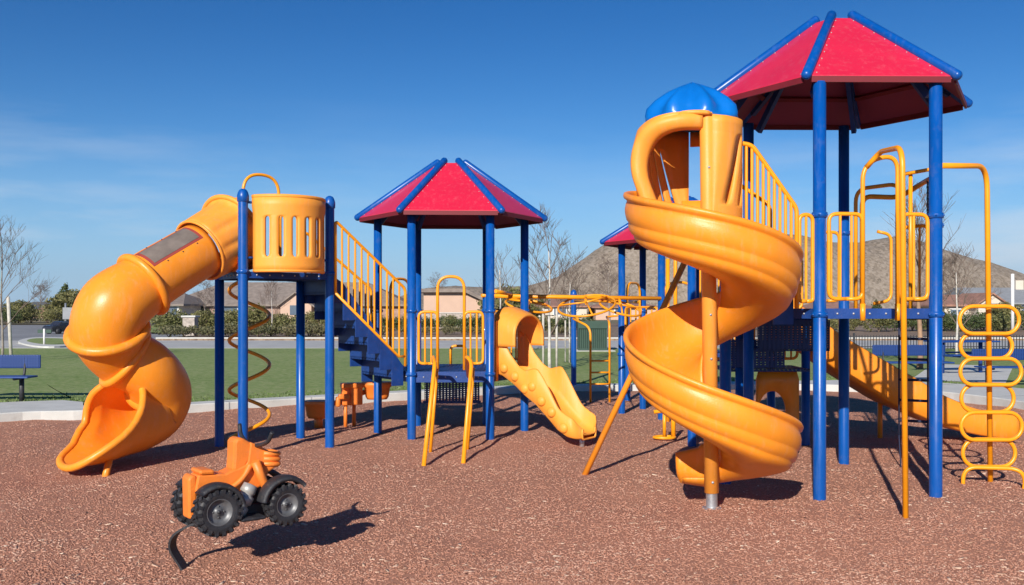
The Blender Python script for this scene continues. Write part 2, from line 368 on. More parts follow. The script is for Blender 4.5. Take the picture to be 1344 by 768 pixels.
def slot_wall(parent, name, mat, S, us, vs, slots, hw, v0, v1, thick, shear=None, rr=None, sub=0):
    """curved wall S(u, v) with rounded upright slots cut through it"""
    rr = rr or hw
    cols = [('p', us[0])]
    prev = us[0]
    for c in slots:
        a = c - hw
        for t in (.33, .66): cols.append(('i', prev, c, -1, t))
        cols.append(('s', c, -1)); cols.append(('m', c, 0)); cols.append(('s', c, 1)); prev = c
    for t in (.2, .4, .6, .8): cols.append(('e', prev, us[1], t))
    cols.append(('p', us[1]))
    e = [1e-4, .3, .65, 1]
    rows = list(np.linspace(vs[0], v0 - .02 * (vs[1] - vs[0]), 3)) + [v0 + (1 - math.cos(x * PI / 2)) * rr[1] if isinstance(rr, tuple) else v0 + x * rr for x in (0, .15, .5, 1)] \
        + list(np.linspace(v0, v1, 9))[2:-2] + [v1 - x * (rr[1] if isinstance(rr, tuple) else rr) for x in (1, .5, .15, 0)] + list(np.linspace(v1 + .02 * (vs[1] - vs[0]), vs[1], 3))
    rv = rr[1] if isinstance(rr, tuple) else rr
    def half(v):
        if v < v0 - 1e-9 or v > v1 + 1e-9: return hw
        d = max(0, (v0 + rv - v) / rv, (v - (v1 - rv)) / rv)
        return hw * max(.12, math.sqrt(max(0, 1 - d * d)))
    def U(c, v):
        h = half(v)
        if c[0] == 'p': return c[1]
        if c[0] == 's': return c[1] + c[2] * h
        if c[0] == 'm': return c[1]
        if c[0] == 'i':
            s0 = c[1] + (h if c[1] != us[0] else 0); s1 = c[2] - h; return s0 + (s1 - s0) * c[4]
        s0 = c[1] + h; return s0 + (c[2] - s0) * c[3]
    grid = []
    for v in rows:
        row = []
        for c in cols:
            u = U(c, v)
            if shear:
                t = (u - us[0]) / (us[1] - us[0]); u += shear * (v - (v0 + v1) / 2) * min(1, 6 * t, 6 * (1 - t))
            row.append(Vector(S(u, v)))
        grid.append(row)
    m = MB(); n = len(cols); fs = []
    for i in range(len(rows) - 1):
        for k in range(n - 1):
            vm = (rows[i] + rows[i + 1]) / 2
            hole = v0 < vm < v1 and ((cols[k][0] == 's' and cols[k][2] == -1) or cols[k][0] == 'm')
            if not hole: fs.append((i * n + k, i * n + k + 1, (i + 1) * n + k + 1, (i + 1) * n + k))
    m.add([p for r_ in grid for p in r_], fs)
    return m.build(name, mat, parent, solid=thick, soff=0)

def deck(parent, poly, z, th=.11, name='deck'):
    """steel deck: perforated plate, solid skirt plates round its edge"""
    m = MB(); m.prism(poly, z - .03, z); d = m.build(name, 'perf', parent)
    m = MB(); n = len(poly); cx = sum(p[0] for p in poly) / n; cy = sum(p[1] for p in poly) / n
    for i in range(n):
        a = V(*poly[i], z - th / 2); b = V(*poly[(i + 1) % n], z - th / 2); t = (b - a).normalized(); o = V(t.y, -t.x, 0)
        if o.dot(a - V(cx, cy, a.z)) < 0: o = -o
        m.beam(a + t * .02 + o * .012, b - t * .02 + o * .012, .02, th)
    nf = len(m.f)
    for i in range(n):
        a = V(*poly[i], z - th / 2); b = V(*poly[(i + 1) % n], z - th / 2); t = (b - a).normalized(); o = V(t.y, -t.x, 0)
        if o.dot(a - V(cx, cy, a.z)) < 0: o = -o
        for k in range(1, 7):
            m.lathe([(.010, 0), (.009, .006), (.0005, .008)], a.lerp(b, k / 7) + o * .022, 6, axis=o)
    second(m.build('deck_skirt', 'dblue', d), nf, 'bolt')
    m = MB()
    for i in range(n):
        a = V(*poly[i], z - .055); b = V(cx, cy, z - .055); m.beam(a.lerp(b, .1), b, .03, .045)
    m.build('deck_beam', 'dblue', d)
    return d

# ================================================================== CAMERA, WORLD, SUN
cam_d = bpy.data.cameras.new('camera'); cam = bpy.data.objects.new('camera', cam_d); COL.objects.link(cam)
cam.location = (0, 0, EYE); cam.rotation_euler = (PI / 2, 0, 0)
cam_d.sensor_width = 36; cam_d.lens = 36 * F / 1344; cam_d.shift_y = 21 / 1344; cam_d.clip_end = 12000; cam_d.clip_start = .05
scene.camera = cam
SEL = R(25.5); sd = V(.29, .957, 0).normalized()
SD = V(sd.x * math.cos(SEL), sd.y * math.cos(SEL), -math.sin(SEL))
sun_d = bpy.data.lights.new('sun', 'SUN'); sun = bpy.data.objects.new('sun', sun_d); COL.objects.link(sun)
sun_d.energy = 5.0; sun_d.angle = R(.5); sun_d.color = (1, .95, .87)
sun.rotation_euler = SD.to_track_quat('-Z', 'Y').to_euler(); sun.location = (-5, -15, 12)
w = bpy.data.worlds.new('World'); scene.world = w; w.use_nodes = True; nt = w.node_tree; L = nt.links
bg = nt.nodes['Background']; bg.inputs['Strength'].default_value = .08
sky = nt.nodes.new('ShaderNodeTexSky'); sky.sky_type = 'NISHITA'; sky.sun_disc = False
sky.sun_elevation = SEL; sky.sun_rotation = math.atan2(-sd.x, -sd.y); sky.air_density = 1.0; sky.dust_density = 0; sky.ozone_density = 3.5; sky.altitude = 300
tc = nt.nodes.new('ShaderNodeTexCoord')
hsv = nt.nodes.new('ShaderNodeHueSaturation'); hsv.inputs['Saturation'].default_value = 1.28
tint = nt.nodes.new('ShaderNodeMixRGB'); tint.blend_type = 'MULTIPLY'; tint.inputs['Fac'].default_value = 1; tint.inputs['Color2'].default_value = (.92, .98, 1.12, 1); L.new(sky.outputs[0], tint.inputs['Color1']); L.new(tint.outputs[0], hsv.inputs['Color'])
mp = nt.nodes.new('ShaderNodeMapping'); mp.inputs['Scale'].default_value = (1.3, 1.3, 9); mp.inputs['Rotation'].default_value = (0, R(7), 0); mp.inputs['Location'].default_value = (.35, 0, 1.75)
L.new(tc.outputs['Generated'], mp.inputs['Vector'])
cn = nd(nt, 'ShaderNodeTexNoise', Scale=2.1, Detail=9.0, Roughness=.58); L.new(mp.outputs[0], cn.inputs['Vector'])
cr = ramp(nt, [(.46, (0, 0, 0)), (.76, (.75, .75, .75))]); L.new(cn.outputs['Fac'], cr.inputs['Fac'])
sp = nt.nodes.new('ShaderNodeSeparateXYZ'); L.new(tc.outputs['Generated'], sp.inputs[0])
zr = nt.nodes.new('ShaderNodeMapRange'); zr.inputs['From Min'].default_value = .21; zr.inputs['From Max'].default_value = .09; L.new(sp.outputs['Z'], zr.inputs['Value'])
xr = nt.nodes.new('ShaderNodeMapRange'); xr.inputs['From Min'].default_value = .12; xr.inputs['From Max'].default_value = .45; xr.inputs['To Min'].default_value = .25; xr.inputs['To Max'].default_value = 1.0; ab = nd(nt, 'ShaderNodeMath', operation='ABSOLUTE'); L.new(sp.outputs['X'], ab.inputs[0]); L.new(ab.outputs[0], xr.inputs['Value'])
m1 = nd(nt, 'ShaderNodeMath', operation='MULTIPLY'); L.new(zr.outputs[0], m1.inputs[0]); L.new(xr.outputs[0], m1.inputs[1])
m2 = nd(nt, 'ShaderNodeMath', operation='MULTIPLY'); L.new(m1.outputs[0], m2.inputs[0]); L.new(cr.outputs[0], m2.inputs[1])
mx = nt.nodes.new('ShaderNodeMixRGB'); L.new(m2.outputs[0], mx.inputs['Fac']); L.new(hsv.outputs[0], mx.inputs['Color1']); mx.inputs['Color2'].default_value = (8.2, 8.8, 9.6, 1)
hz = nt.nodes.new('ShaderNodeMapRange'); hz.inputs['From Min'].default_value = .17; hz.inputs['From Max'].default_value = .0; hz.inputs['To Min'].default_value = 0; hz.inputs['To Max'].default_value = .7; L.new(sp.outputs['Z'], hz.inputs['Value'])
zd = nt.nodes.new('ShaderNodeMapRange'); zd.interpolation_type = 'SMOOTHSTEP'; zd.inputs['From Min'].default_value = .05; zd.inputs['From Max'].default_value = .36; L.new(sp.outputs['Z'], zd.inputs['Value'])
dk = nt.nodes.new('ShaderNodeMixRGB'); dk.blend_type = 'MULTIPLY'; L.new(zd.outputs[0], dk.inputs['Fac']); dk.inputs['Color2'].default_value = (.78, .72, .80, 1); L.new(hsv.outputs[0], dk.inputs['Color1'])
mh = nt.nodes.new('ShaderNodeMixRGB'); L.new(hz.outputs[0], mh.inputs['Fac']); L.new(dk.outputs[0], mh.inputs['Color1']); mh.inputs['Color2'].default_value = (3.0, 5.9, 9.6, 1); L.new(mh.outputs[0], mx.inputs['Color1'])
L.new(mx.outputs[0], bg.inputs['Color'])
vs = scene.view_settings; vs.view_transform = 'Standard'; vs.look = 'None'; vs.gamma = 1; vs.exposure = .22; vs.use_curve_mapping = False
scene.cycles.use_denoising = True; scene.cycles.max_bounces = 6; scene.cycles.transparent_max_bounces = 12
scene.render.film_transparent = False

# ================================================================== GROUND
def sheet(name, poly, z, mat, kind='structure', skirt=0):
    m = MB(); n = len(poly)
    m.add([V(p[0], p[1], z) for p in poly], [tuple(range(n))], True)
    if skirt:
        for i in range(n):
            a, b = poly[i], poly[(i + 1) % n]
            m.add([V(a[0], a[1], z), V(b[0], b[1], z), V(b[0], b[1], z - skirt), V(a[0], a[1], z - skirt)], [(0, 1, 2, 3)], True)
    return m.build(name, mat, kind=kind)
m = MB(); m.add([V(-3690, -40, -.16), V(3690, -40, -.16), V(3690, 3840, -.16), V(-3690, 3840, -.16)], [(0, 1, 2, 3)], True); m.build('ground', 'dry', kind='structure')
# edge of the mulch pit
edge = catmull([G(-520, 640), G(-250, 580), G(0, 553.5), G(120, 549), G(250, 541), G(380, 533), G(530, 524), G(700, 515.5), G(860, 513), G(1000, 512), G(1120, 514), G(1230, 522), G(1344, 537), G(1500, 565), G(1750, 640)], 5)
edge = [V(p.x, p.y, 0) for p in edge]
left = edge[0]; right = edge[-1]
edge = [V(left.x - 2, -8, 0), V(left.x - 1, 3, 0)] + edge + [V(right.x + 1, 3, 0), V(right.x + 2, -8, 0)]
# gently uneven mulch surface
nx, ny = 260, 260; xs = np.linspace(-14, 14, nx); ys = np.linspace(-9, 20.5, ny); m = MB()
HOL = [(-4.25, 9.2, .55, .06), (1.05, 11.4, .45, .05), (1.0, 8.3, .5, .05), (6.4, 11.9, .5, .05), (-1.95, 5.9, .5, .03), (-.7, 10.2, .4, .03)] + [(x_, y_, .16, -.022) for x_, y_ in ((2.565, 8.07), (3.56, 8.13), (3.44, 10.03), (-2.1, 11.12), (-2.6, 11.92), (-3.4, 11.23), (-1.22, 11.8), (-.27, 11.84), (.165, 12.67), (1.6, 7.73), (2.985, 7.34))]
def mz(x, y):
    return -sum(dp * math.exp(-((x - hx) ** 2 + (y - hy) ** 2) / (r_ * r_)) for hx, hy, r_, dp in HOL if abs(x - hx) < 1.5 and abs(y - hy) < 1.5) + .022 * noise.noise(V(x * 1.3, y * 1.3, 0)) + .035 * noise.noise(V(x * .35, y * .35, 3)) + .010 * noise.noise(V(x * 4, y * 4, 5)) - .012
m.grid([[V(x, y, mz(x, y)) for x in xs] for y in ys]); m.build('mulch_surface', 'mulch', kind='structure')
# concrete border, then everything outside it as raised ground
n = len(edge); outer = []
for i, p in enumerate(edge):
    t = (edge[min(i + 1, n - 1)] - edge[max(i - 1, 0)]).normalized(); o = V(-t.y, t.x, 0)
    px = 672 + F * p.x / max(p.y, 1)
    wd = interp(px, [-100, 60, 110, 130, 900, 1050, 1150, 1400], [1.75, 1.75, .5, .38, .38, .9, 1.8, 2.1]) if p.y > 8 else 1.75
    if i < 2 or i > n - 3: o = V(-1 if i < 2 else 1, 0, 0)
    outer.append(p + o * wd)
m = MB()
for i in range(n - 1):
    a, b, c, d = edge[i], edge[i + 1], outer[i + 1], outer[i]; h = V(0, 0, .12); z = V(0, 0, -.16); e = .012
    ta = (d - a).normalized() * e; tb = (c - b).normalized() * e
    m.add([a + z, b + z, b + V(0, 0, .105), a + V(0, 0, .105), a + h + ta, b + h + tb, c + h, d + h, c + z, d + z], [(0, 1, 2, 3), (3, 2, 5, 4), (4, 5, 6, 7), (7, 6, 8, 9)], True)
m.build('concrete_path', 'concrete', kind='structure')
m = MB()
for px in (117, 205, 300, 400, 500, 610, 720, 830, 1085, 1180, 1290):
    i = min(range(2, n - 2), key=lambda k: abs(672 + F * edge[k].x / edge[k].y - px))
    a, d = edge[i], outer[i]; m.beam(a + V(0, 0, .1225) - (d - a).normalized() * .003, d + V(0, 0, .1225), .014, .003); m.beam(a + V(0, -.002, .0), a + V(0, -.002, .11), .014, .006, V(0, 1, 0))
m.build('path_joint', 'asphalt', kind='structure')
# lawn
m = MB()
far = [V(p.x * 3.2 - 0, 34 if -20 < p.x * 3.2 < 45 else 34, .1) for p in outer]
for i in range(n - 1):
    a = outer[i] + V(0, 0, .1); b = outer[i + 1] + V(0, 0, .1)
    def fr(p):
        x = max(-60, min(60, p.x * 3.0)); return V(x, 36.5, .1)
    if i == 0 or i == n - 2: continue
    fa, fb = fr(a), fr(b)
    K = 12
    m.grid([[a.lerp(fa, k / K) for k in range(K + 1)], [b.lerp(fb, k / K) for k in range(K + 1)]])
a = outer[1] + V(0, 0, .1); b = outer[-2] + V(0, 0, .1)
m.add([a, V(-60, a.y, .1), V(-60, 36.5, .1)], [(0, 1, 2)], True); m.add([b, V(60, b.y, .1), V(60, 36.5, .1)], [(0, 1, 2)], True)
m.add([V(a.x, -20, .1), V(-60, -20, .1), V(-60, a.y, .1), a], [(0, 1, 2, 3)], True); m.add([V(b.x, -20, .1), V(60, -20, .1), V(60, b.y, .1), b], [(0, 1, 2, 3)], True)
m.build('lawn', 'lawn', kind='structure')
# concrete pads by the picnic places
pad = [G(1195, 499, .1), G(1320, 503, .1), G(1330, 481, .1), G(1225, 478, .1)]
sheet('concrete_pad', [(p.x, p.y) for p in pad], .106, 'concrete')
sheet('pavement', [(-60, 36.5), (60, 36.5), (60, 40.5), (-60, 40.5)], .11, 'pave', skirt=.12)
road_m = sheet('road', [(-60, 40.5), (60, 40.5), (60, 47.5), (-60, 47.5)], .03, 'pave')
sheet('parking_area', [(-90, 47.5), (-17.5, 47.5), (-17.5, 92), (-90, 92)], .034, 'asphalt')
m = MB(); pts = [G(24, 452, .03), G(45, 446.5, .03), G(90, 447, .03), G(118, 452, .03), G(92, 458, .03), G(50, 459, .03)]
pp = catmull(pts, 6, True); m.prism([(p.x, p.y) for p in pp], .02, .17); m.build('kerb_island', 'concrete', kind='structure')
cxy = sum((p for p in pp), V(0, 0, 0)) / len(pp); sheet('island_grass', [((p.x - cxy.x) * .75 + cxy.x, (p.y - cxy.y) * .7 + cxy.y) for p in pp], .175, 'lawn')
sheet('planting_bed', [(-17.5, 47.5), (90, 47.5), (130, 96), (-17.5, 96)], .12, 'bed', skirt=.2)
sheet('front_lawn', [(-29, 62), (-17.6, 58), (-17.6, 84), (-32, 84)], .13, 'lawn')
m = MB(); m.box((10, 47.6, .1), (55, .15, .16)); m.build('kerb', 'concrete', kind='structure')
sheet('far_ground', [(-400, 96), (400, 96), (500, 600), (-500, 600)], .1, 'dry')
sheet('far_ground_verge', [(-400, 92), (-17.5, 92), (-17.5, 96), (-400, 96)], .1, 'dry')

# mulch chips lying loose
def chips(name, N, f_y, size, mat):
    d = f_y(N); hw = 700 / F; x = (rng.random(N) * 2 - 1) * (hw * d * 1.12 + .4)
    ez = np.array([mz(a, b) for a, b in zip(x, d)])
    ln = size * (.4 + rng.random(N) * 1.0); wd = ln * (.14 + .28 * rng.random(N)); th = .003 + .003 * rng.random(N)
    a = rng.random(N) * 2 * PI; tilt = (rng.random(N) - .5) * .45; roll = (rng.random(N) - .5) * .5
    ca, sa, ct, st = np.cos(a), np.sin(a), np.cos(tilt), np.sin(tilt)
    ux = np.stack([ca * ct, sa * ct, st], 1); uy = np.stack([-sa, ca, roll * 0], 1); uz = np.cross(ux, uy)
    uy2 = uy * np.cos(roll)[:, None] + uz * np.sin(roll)[:, None]; uz = np.cross(ux, uy2)
    c = np.stack([x, d, ez + .002 + np.abs(st) * ln * .2], 1)
    vv = []
    for z in (-1, 1):
        for p, q in ((-1, -1), (1, -1), (1, 1), (-1, 1)):
            sh = 1 if p < 0 else .6
            vv.append(c + ux * (p * ln / 2)[:, None] + uy2 * (q * sh * wd / 2)[:, None] + uz * (z * th / 2)[:, None])
    vv = np.stack(vv, 1).reshape(-1, 3)
    q = np.array([(4, 5, 6, 7), (0, 1, 5, 4), (1, 2, 6, 5), (2, 3, 7, 6), (3, 0, 4, 7)])
    fc = (np.arange(N)[:, None, None] * 8 + q[None]).reshape(-1, 4)
    me = bpy.data.meshes.new(name); me.vertices.add(len(vv)); me.vertices.foreach_set('co', vv.ravel().astype(np.float32))
    me.loops.add(fc.size); me.loops.foreach_set('vertex_index', fc.ravel().astype(np.int32))
    me.polygons.add(len(fc)); me.polygons.foreach_set('loop_start', (np.arange(len(fc)) * 4).astype(np.int32)); me.polygons.foreach_set('loop_total', np.full(len(fc), 4, dtype=np.int32))
    me.update(calc_edges=True); me.materials.append(M[mat]); ob = bpy.data.objects.new(name, me); COL.objects.link(ob)
    tag(ob, kind='stuff', label='loose red-brown wood chips strewn over the play area', cat='wood chips'); return ob
chips('wood_chips', 190000, lambda N: 4.9 + 12.5 * rng.random(N) ** 1.8, .0155, 'chips')

chips('loose_bark', 2200, lambda N: 4.9 + 5.5 * rng.random(N) ** 1.5, .040, 'chips2')
# grass blades near the path
def blades(N):
    x = (rng.random(N) * 2 - 1) * 14; y = 14 + rng.random(N) ** 1.2 * 7
    ex = np.array([p.x for p in outer[2:-2]]); ey = np.array([p.y for p in outer[2:-2]]); o = np.argsort(ex)
    e0_ = np.interp(x, ex[o], ey[o]); ok = (y > e0_ + .0) & (y < e0_ + .15 + 1.6 * rng.random(N) ** 2); ok &= ~((x > 9.5) & (y > 20) & (y < 26)); x, y = x[ok], y[ok]; N = len(x)
    a = rng.random(N) * PI; h = .012 + .03 * rng.random(N); wd = .012 + .012 * rng.random(N); lean = (rng.random((N, 2)) - .5) * .05
    b1 = np.stack([x - np.cos(a) * wd, y - np.sin(a) * wd, np.full(N, .098)], 1); b2 = np.stack([x + np.cos(a) * wd, y + np.sin(a) * wd, np.full(N, .098)], 1)
    t = np.stack([x + lean[:, 0], y + lean[:, 1], .1 + h], 1); vv = np.stack([b1, b2, t], 1).reshape(-1, 3); fc = np.arange(3 * N)
    me = bpy.data.meshes.new('grass'); me.vertices.add(3 * N); me.vertices.foreach_set('co', vv.ravel().astype(np.float32))
    me.loops.add(3 * N); me.loops.foreach_set('vertex_index', fc.astype(np.int32)); me.polygons.add(N)
    me.polygons.foreach_set('loop_start', (np.arange(N) * 3).astype(np.int32)); me.polygons.foreach_set('loop_total', np.full(N, 3, dtype=np.int32))
    me.update(calc_edges=True); me.materials.append(M['blade']); ob = bpy.data.objects.new('grass', me); COL.objects.link(ob)
    tag(ob, kind='stuff', label='short mown grass of the lawn behind the play area', cat='grass')
blades(70000)

# ================================================================== LEFT TOWER with tube slide
FL = V(-2.905, 10.45, 0); FR = V(-2.095, 11.12, 0); BR = V(-2.605, 11.92, 0); BL = V(-3.395, 11.23, 0)
cen = (FL + FR + BR + BL) / 4
t1 = thing('play_tower', 'open square play tower with the closed orange tube slide and slotted drum panel', 'play tower', (cen.x, cen.y, 0))
post(t1, FL.x, FL.y, 2.85, rings=(2.0,)); post(t1, FR.x, FR.y, 2.85, rings=(2.0,))
post(t1, BL.x, BL.y, 2.0, cap=False); post(t1, BR.x, BR.y, 2.0, cap=False)
deck(t1, [(p.x, p.y) for p in (FL, FR, BR, BL)], 2.0, .07)
# slotted drum panel bulging from the front edge
mid = (FL + FR) / 2; ax = (FR - FL).normalized(); nout = V(ax.y, -ax.x, 0)
if nout.y > 0: nout = -nout
def Sdrum(u, v):
    hw_ = .415; bul = .30
    x = math.sin(u) * hw_ / math.sin(R(75)); y = (math.cos(u) - math.cos(R(75))) * bul / (1 - math.cos(R(75)))
    k = 1.03 if v > .66 else 1.0
    p = mid + ax * (x * k) + nout * (y * k + .03); return V(p.x, p.y, 2.0 + v)
slots_ = [R(a) for a in (-50, -30, -10, 10, 30, 50)]
slot_wall(t1, 'drum_panel', 'orange2', Sdrum, (R(-75), R(75)), (0, .82), slots_, R(3.6), .16, .60, .03, rr=(R(3.6), .035))
m = MB(); rim = [Sdrum(R(a), .80) + V(0, 0, .015) for a in range(-75, 76, 6)]; m.tube(rim, .022, 10); m.build('drum_rim', 'orange2', t1)
m = MB(); m.tube([Sdrum(R(a), .64) + nout * .004 for a in range(-75, 76, 6)], .012, 8); m.build('drum_band', 'orange2', t1)
m = MB(); m.tube([Sdrum(R(a), .01) for a in range(-75, 76, 6)], .02, 8); m.build('drum_rim', 'orange2', t1)
for p, q in ((FL, Sdrum(R(-75), .75)), (FR, Sdrum(R(75), .75))):
    m = MB(); m.tube([V(p.x, p.y, 2.75), q], .014, 8); m.build('panel_bracket', 'blue', t1); m = MB(); m.tube([V(p.x, p.y, 2.15), V(q.x, q.y, 2.15)], .014, 8); m.build('panel_bracket', 'blue', t1)
# coil climber behind
cc = V(-3.18, 11.72, 0)
m = MB(); pts = []
for k in range(0, 150):
    a = PI * .9 + k / 150 * 2 * PI * 3.6; z = -.04 + 2.16 * k / 150
    pts.append(cc + V(.235 * math.cos(a), .235 * math.sin(a), z))
pts += [V(-3.05, 11.62, 2.2)]
m.tube(catmull(pts, 2), .023, 8); m.tube([cc + V(.0, .0, -.05), cc + V(0, 0, 1.4)], .02, 8, cap=True) if False else None
m.build('coil_climber', 'yellow', t1)
m = MB(); e0 = BL.lerp(BR, .28); e1 = BL.lerp(BR, .72)
m.tube(fillet([V(e0.x, e0.y, 1.98), V(e0.x, e0.y, 3.2), V(e1.x, e1.y, 3.2), V(e1.x, e1.y, 1.98)], .25, 8), .019, 10)
e2 = BL.lerp(BR, .08)
for zz in (2.1, 2.55): m.tube([V(e2.x, e2.y, zz), V(e0.x, e0.y, zz)], .014, 8)
m.tube([V(e2.x, e2.y, 2.1), V(e2.x, e2.y, 2.55)], .014, 8)
m.build('entry_arch', 'yellow', t1)
e0, e1 = BR.lerp(BL, .04), BR.lerp(BL, .26)
panel_rail(t1, (e0.x, e0.y), (e1.x, e1.y), 2.08, 2.08, 2.75, 2.75, 1)

# tube slide
ctrl = [(305, 306, 10.84, .335), (262, 329, 10.45, .30), (226, 350, 10.18, .30), (188, 374, 9.93, .31), (152, 401, 9.72, .355), (141, 434, 9.74, .35), (160, 466, 9.98, .315), (193, 486, 10.12, .305), (209, 513, 10.38, .33), (200, 535, 10.42, .355), (178, 545, 10.22, .385), (154, 549, 9.98, .40), (126, 553, 9.74, .42), (86, 554, 9.50, .42)]
cpts = [P(a, b, c) for a, b, c, d in ctrl]; crad = [c[3] for c in ctrl]
NS = 10
path = catmull(cpts, NS)
def smooth_r(t):
    return interp(t, range(len(crad)), crad)
def at(t):
    t = max(0, min(len(cpts) - 1, t)); k = t * NS; i = min(int(k), len(path) - 2); return path[i].lerp(path[i + 1], k - i)
def tang(t): return (at(t + .12) - at(t - .12)).normalized()
SEG = 40
# parallel-transported frames on a fine parameter grid
tg = [i * .1 for i in range((len(cpts) - 1) * 10 + 1)]; fr = []; u = V(0, 0, 1); T0 = tang(0); u = (u - T0 * u.dot(T0)).normalized()
for t in tg:
    T = tang(t); u = (u - T * u.dot(T)).normalized(); fr.append((u.copy(), T.cross(u)))
def frame(t):
    k = max(0, min(len(tg) - 1, t * 10)); i = min(int(k), len(tg) - 2); f = k - i
    a = fr[i][0].lerp(fr[i + 1][0], f).normalized(); b_ = fr[i][1].lerp(fr[i + 1][1], f).normalized(); return a, b_
def surf(t, phi, k=1.0, dr=0):
    a, b_ = frame(t); return at(t) + (a * math.cos(phi) + b_ * math.sin(phi)) * (smooth_r(t) * k + dr)
# end cut: the top stops early, the floor runs on as a lip
WD = V(0, 0, 1)
Tm = tang(10.6); a_, b_ = frame(10.6)
def endt(phi):
    nrm = (a_ * math.cos(phi) + b_ * math.sin(phi)); s = (1 - nrm.dot(WD)) / 2
    s = max(0, min(1, s)); return 10.7 + 2.2 * (s ** 1.3) - .8 * max(0, -nrm.x) * max(0, 1 - 1.3 * abs(nrm.z + .15))
slide = None
m = MB(); rows = []
for i in range(0, 79): rows.append([surf(1 + 8.5 * i / 78, 2 * PI * k / SEG) for k in range(SEG)])
for i in range(1, 25):
    s = i / 24; rw = []
    for k in range(SEG):
        phi = 2 * PI * k / SEG; t = 9.5 + (endt(phi) - 9.5) * s
        rw.append(surf(t, phi, 1 + (.06 + .035 * math.cos(3 * phi + 1)) * max(0, s - .6) / .4))
    rows.append(rw)
m.grid(rows, True)
slide = m.build('tube_slide', 'orange', t1, solid=.02, soff=-1)
m = MB(); m.tube(rows[-1], .038, 10, closed=True); m.build('slide_lip', 'orange', slide)
def ring_at(t, rr_, k=1.0, wave=0, dr=0.0):
    mm = MB(); mm.tube([surf(t, 2 * PI * j / 40, k, dr) for j in range(40)], rr_, 10, closed=True); return mm
for t, rr_ in ((3.0, .042), (5.05, .050), (6.15, .040)):
    ring_at(t, rr_, 1.05).build('joint_ring', 'orange', slide)
# fluted collar and entry flange
m = MB(); rows_c = []
for i in range(13):
    s = i / 12; t = s * 1.0; rw = []
    for k in range(96):
        phi = 2 * PI * k / 96; fl = .016 * max(0, math.sin(phi * 11)) * min(1, s * 5) * min(1, (1 - s) * 6)
        rad = interp(s, [0, .12, .5, .93, 1], [.415, .385, .365, .345, .335]) - fl
        a, b2 = frame(t); rw.append(at(t) + (a * math.cos(phi) + b2 * math.sin(phi)) * rad)
    rows_c.append(rw)
m.grid(rows_c, True); m.build('fluted_collar', 'orange2', slide, solid=.015, soff=0)
for t, rad, rr_ in ((0.0, .43, .028), (1.0, .338, .016)):
    a, b2 = frame(t); mm = MB(); mm.tube([at(t) + (a * math.cos(2 * PI * j / 48) + b2 * math.sin(2 * PI * j / 48)) * rad for j in range(48)], rr_, 10, closed=True)
    mm.build('flange', 'orange2', slide)
# flat entry plate between the posts behind the flange
d0 = (at(0) - at(.5)).normalized(); nrm2 = V((BL - FL).y, -(BL - FL).x, 0).normalized()
m = MB(); e = (BL - FL).normalized(); c0 = (FL + BL) / 2 + V(0, 0, 0)
ang = 48; Rr_ = .36; zc = 2.0 + .40; vs_ = []
for k in range(ang):
    a = 2 * PI * k / ang; dx, dz = math.cos(a), math.sin(a)
    s = min(.40 / max(abs(dx), 1e-6), .42 / max(abs(dz), 1e-6)); vs_.append((c0 + e * dx * s + V(0, 0, zc + dz * s), c0 + e * dx * .33 + V(0, 0, zc + dz * .33)))
m.grid([[v[0] for v in vs_], [v[1] for v in vs_]], True); m.build('entry_panel', 'orange2', slide, solid=.03, soff=0)
# window
view = (V(0, 0, EYE) - at(2.0)).normalized(); T = tang(2.0); f_ = (view - T * view.dot(T)).normalized(); upv = T.cross(f_); upv = upv if upv.z > 0 else -upv
nw = f_ * math.cos(R(45)) + upv * math.sin(R(45))
def phi_of(t, v):
    a, b2 = frame(t); return math.atan2(v.dot(b2), v.dot(a))
def patch(t0, t1_, half, k, n=16):
    rws = []
    for i in range(n + 1):
        t = t0 + (t1_ - t0) * i / n; p0 = phi_of(t, nw); rws.append([surf(t, p0 + half * (2 * j / 10 - 1), 1, k) for j in range(11)])
    return rws
m = MB(); m.grid(patch(1.16, 2.80, R(27), .003)); m.build('window_frame', 'winframe', slide)
m = MB(); m.grid(patch(1.24, 2.72, R(22), .006)); wn = m.build('window', 'smoke', slide)
for t in (1.4, 1.9, 2.4):
    for s_ in (-1, 1):
        p = surf(t, phi_of(t, nw) + s_ * R(31), 1, .0); m = MB(); m.lathe([(.008, 0), (.007, .005), (.0005, .006)], p, 6, axis=(p - at(t))); m.build('bolt', 'iron', slide)
fp = P(137, 604, 9.52); m = MB(); m.tube([V(fp.x, fp.y, -.1), V(fp.x, fp.y + .12, .10)], .035, 10); m.build('support_leg', 'orange', slide)

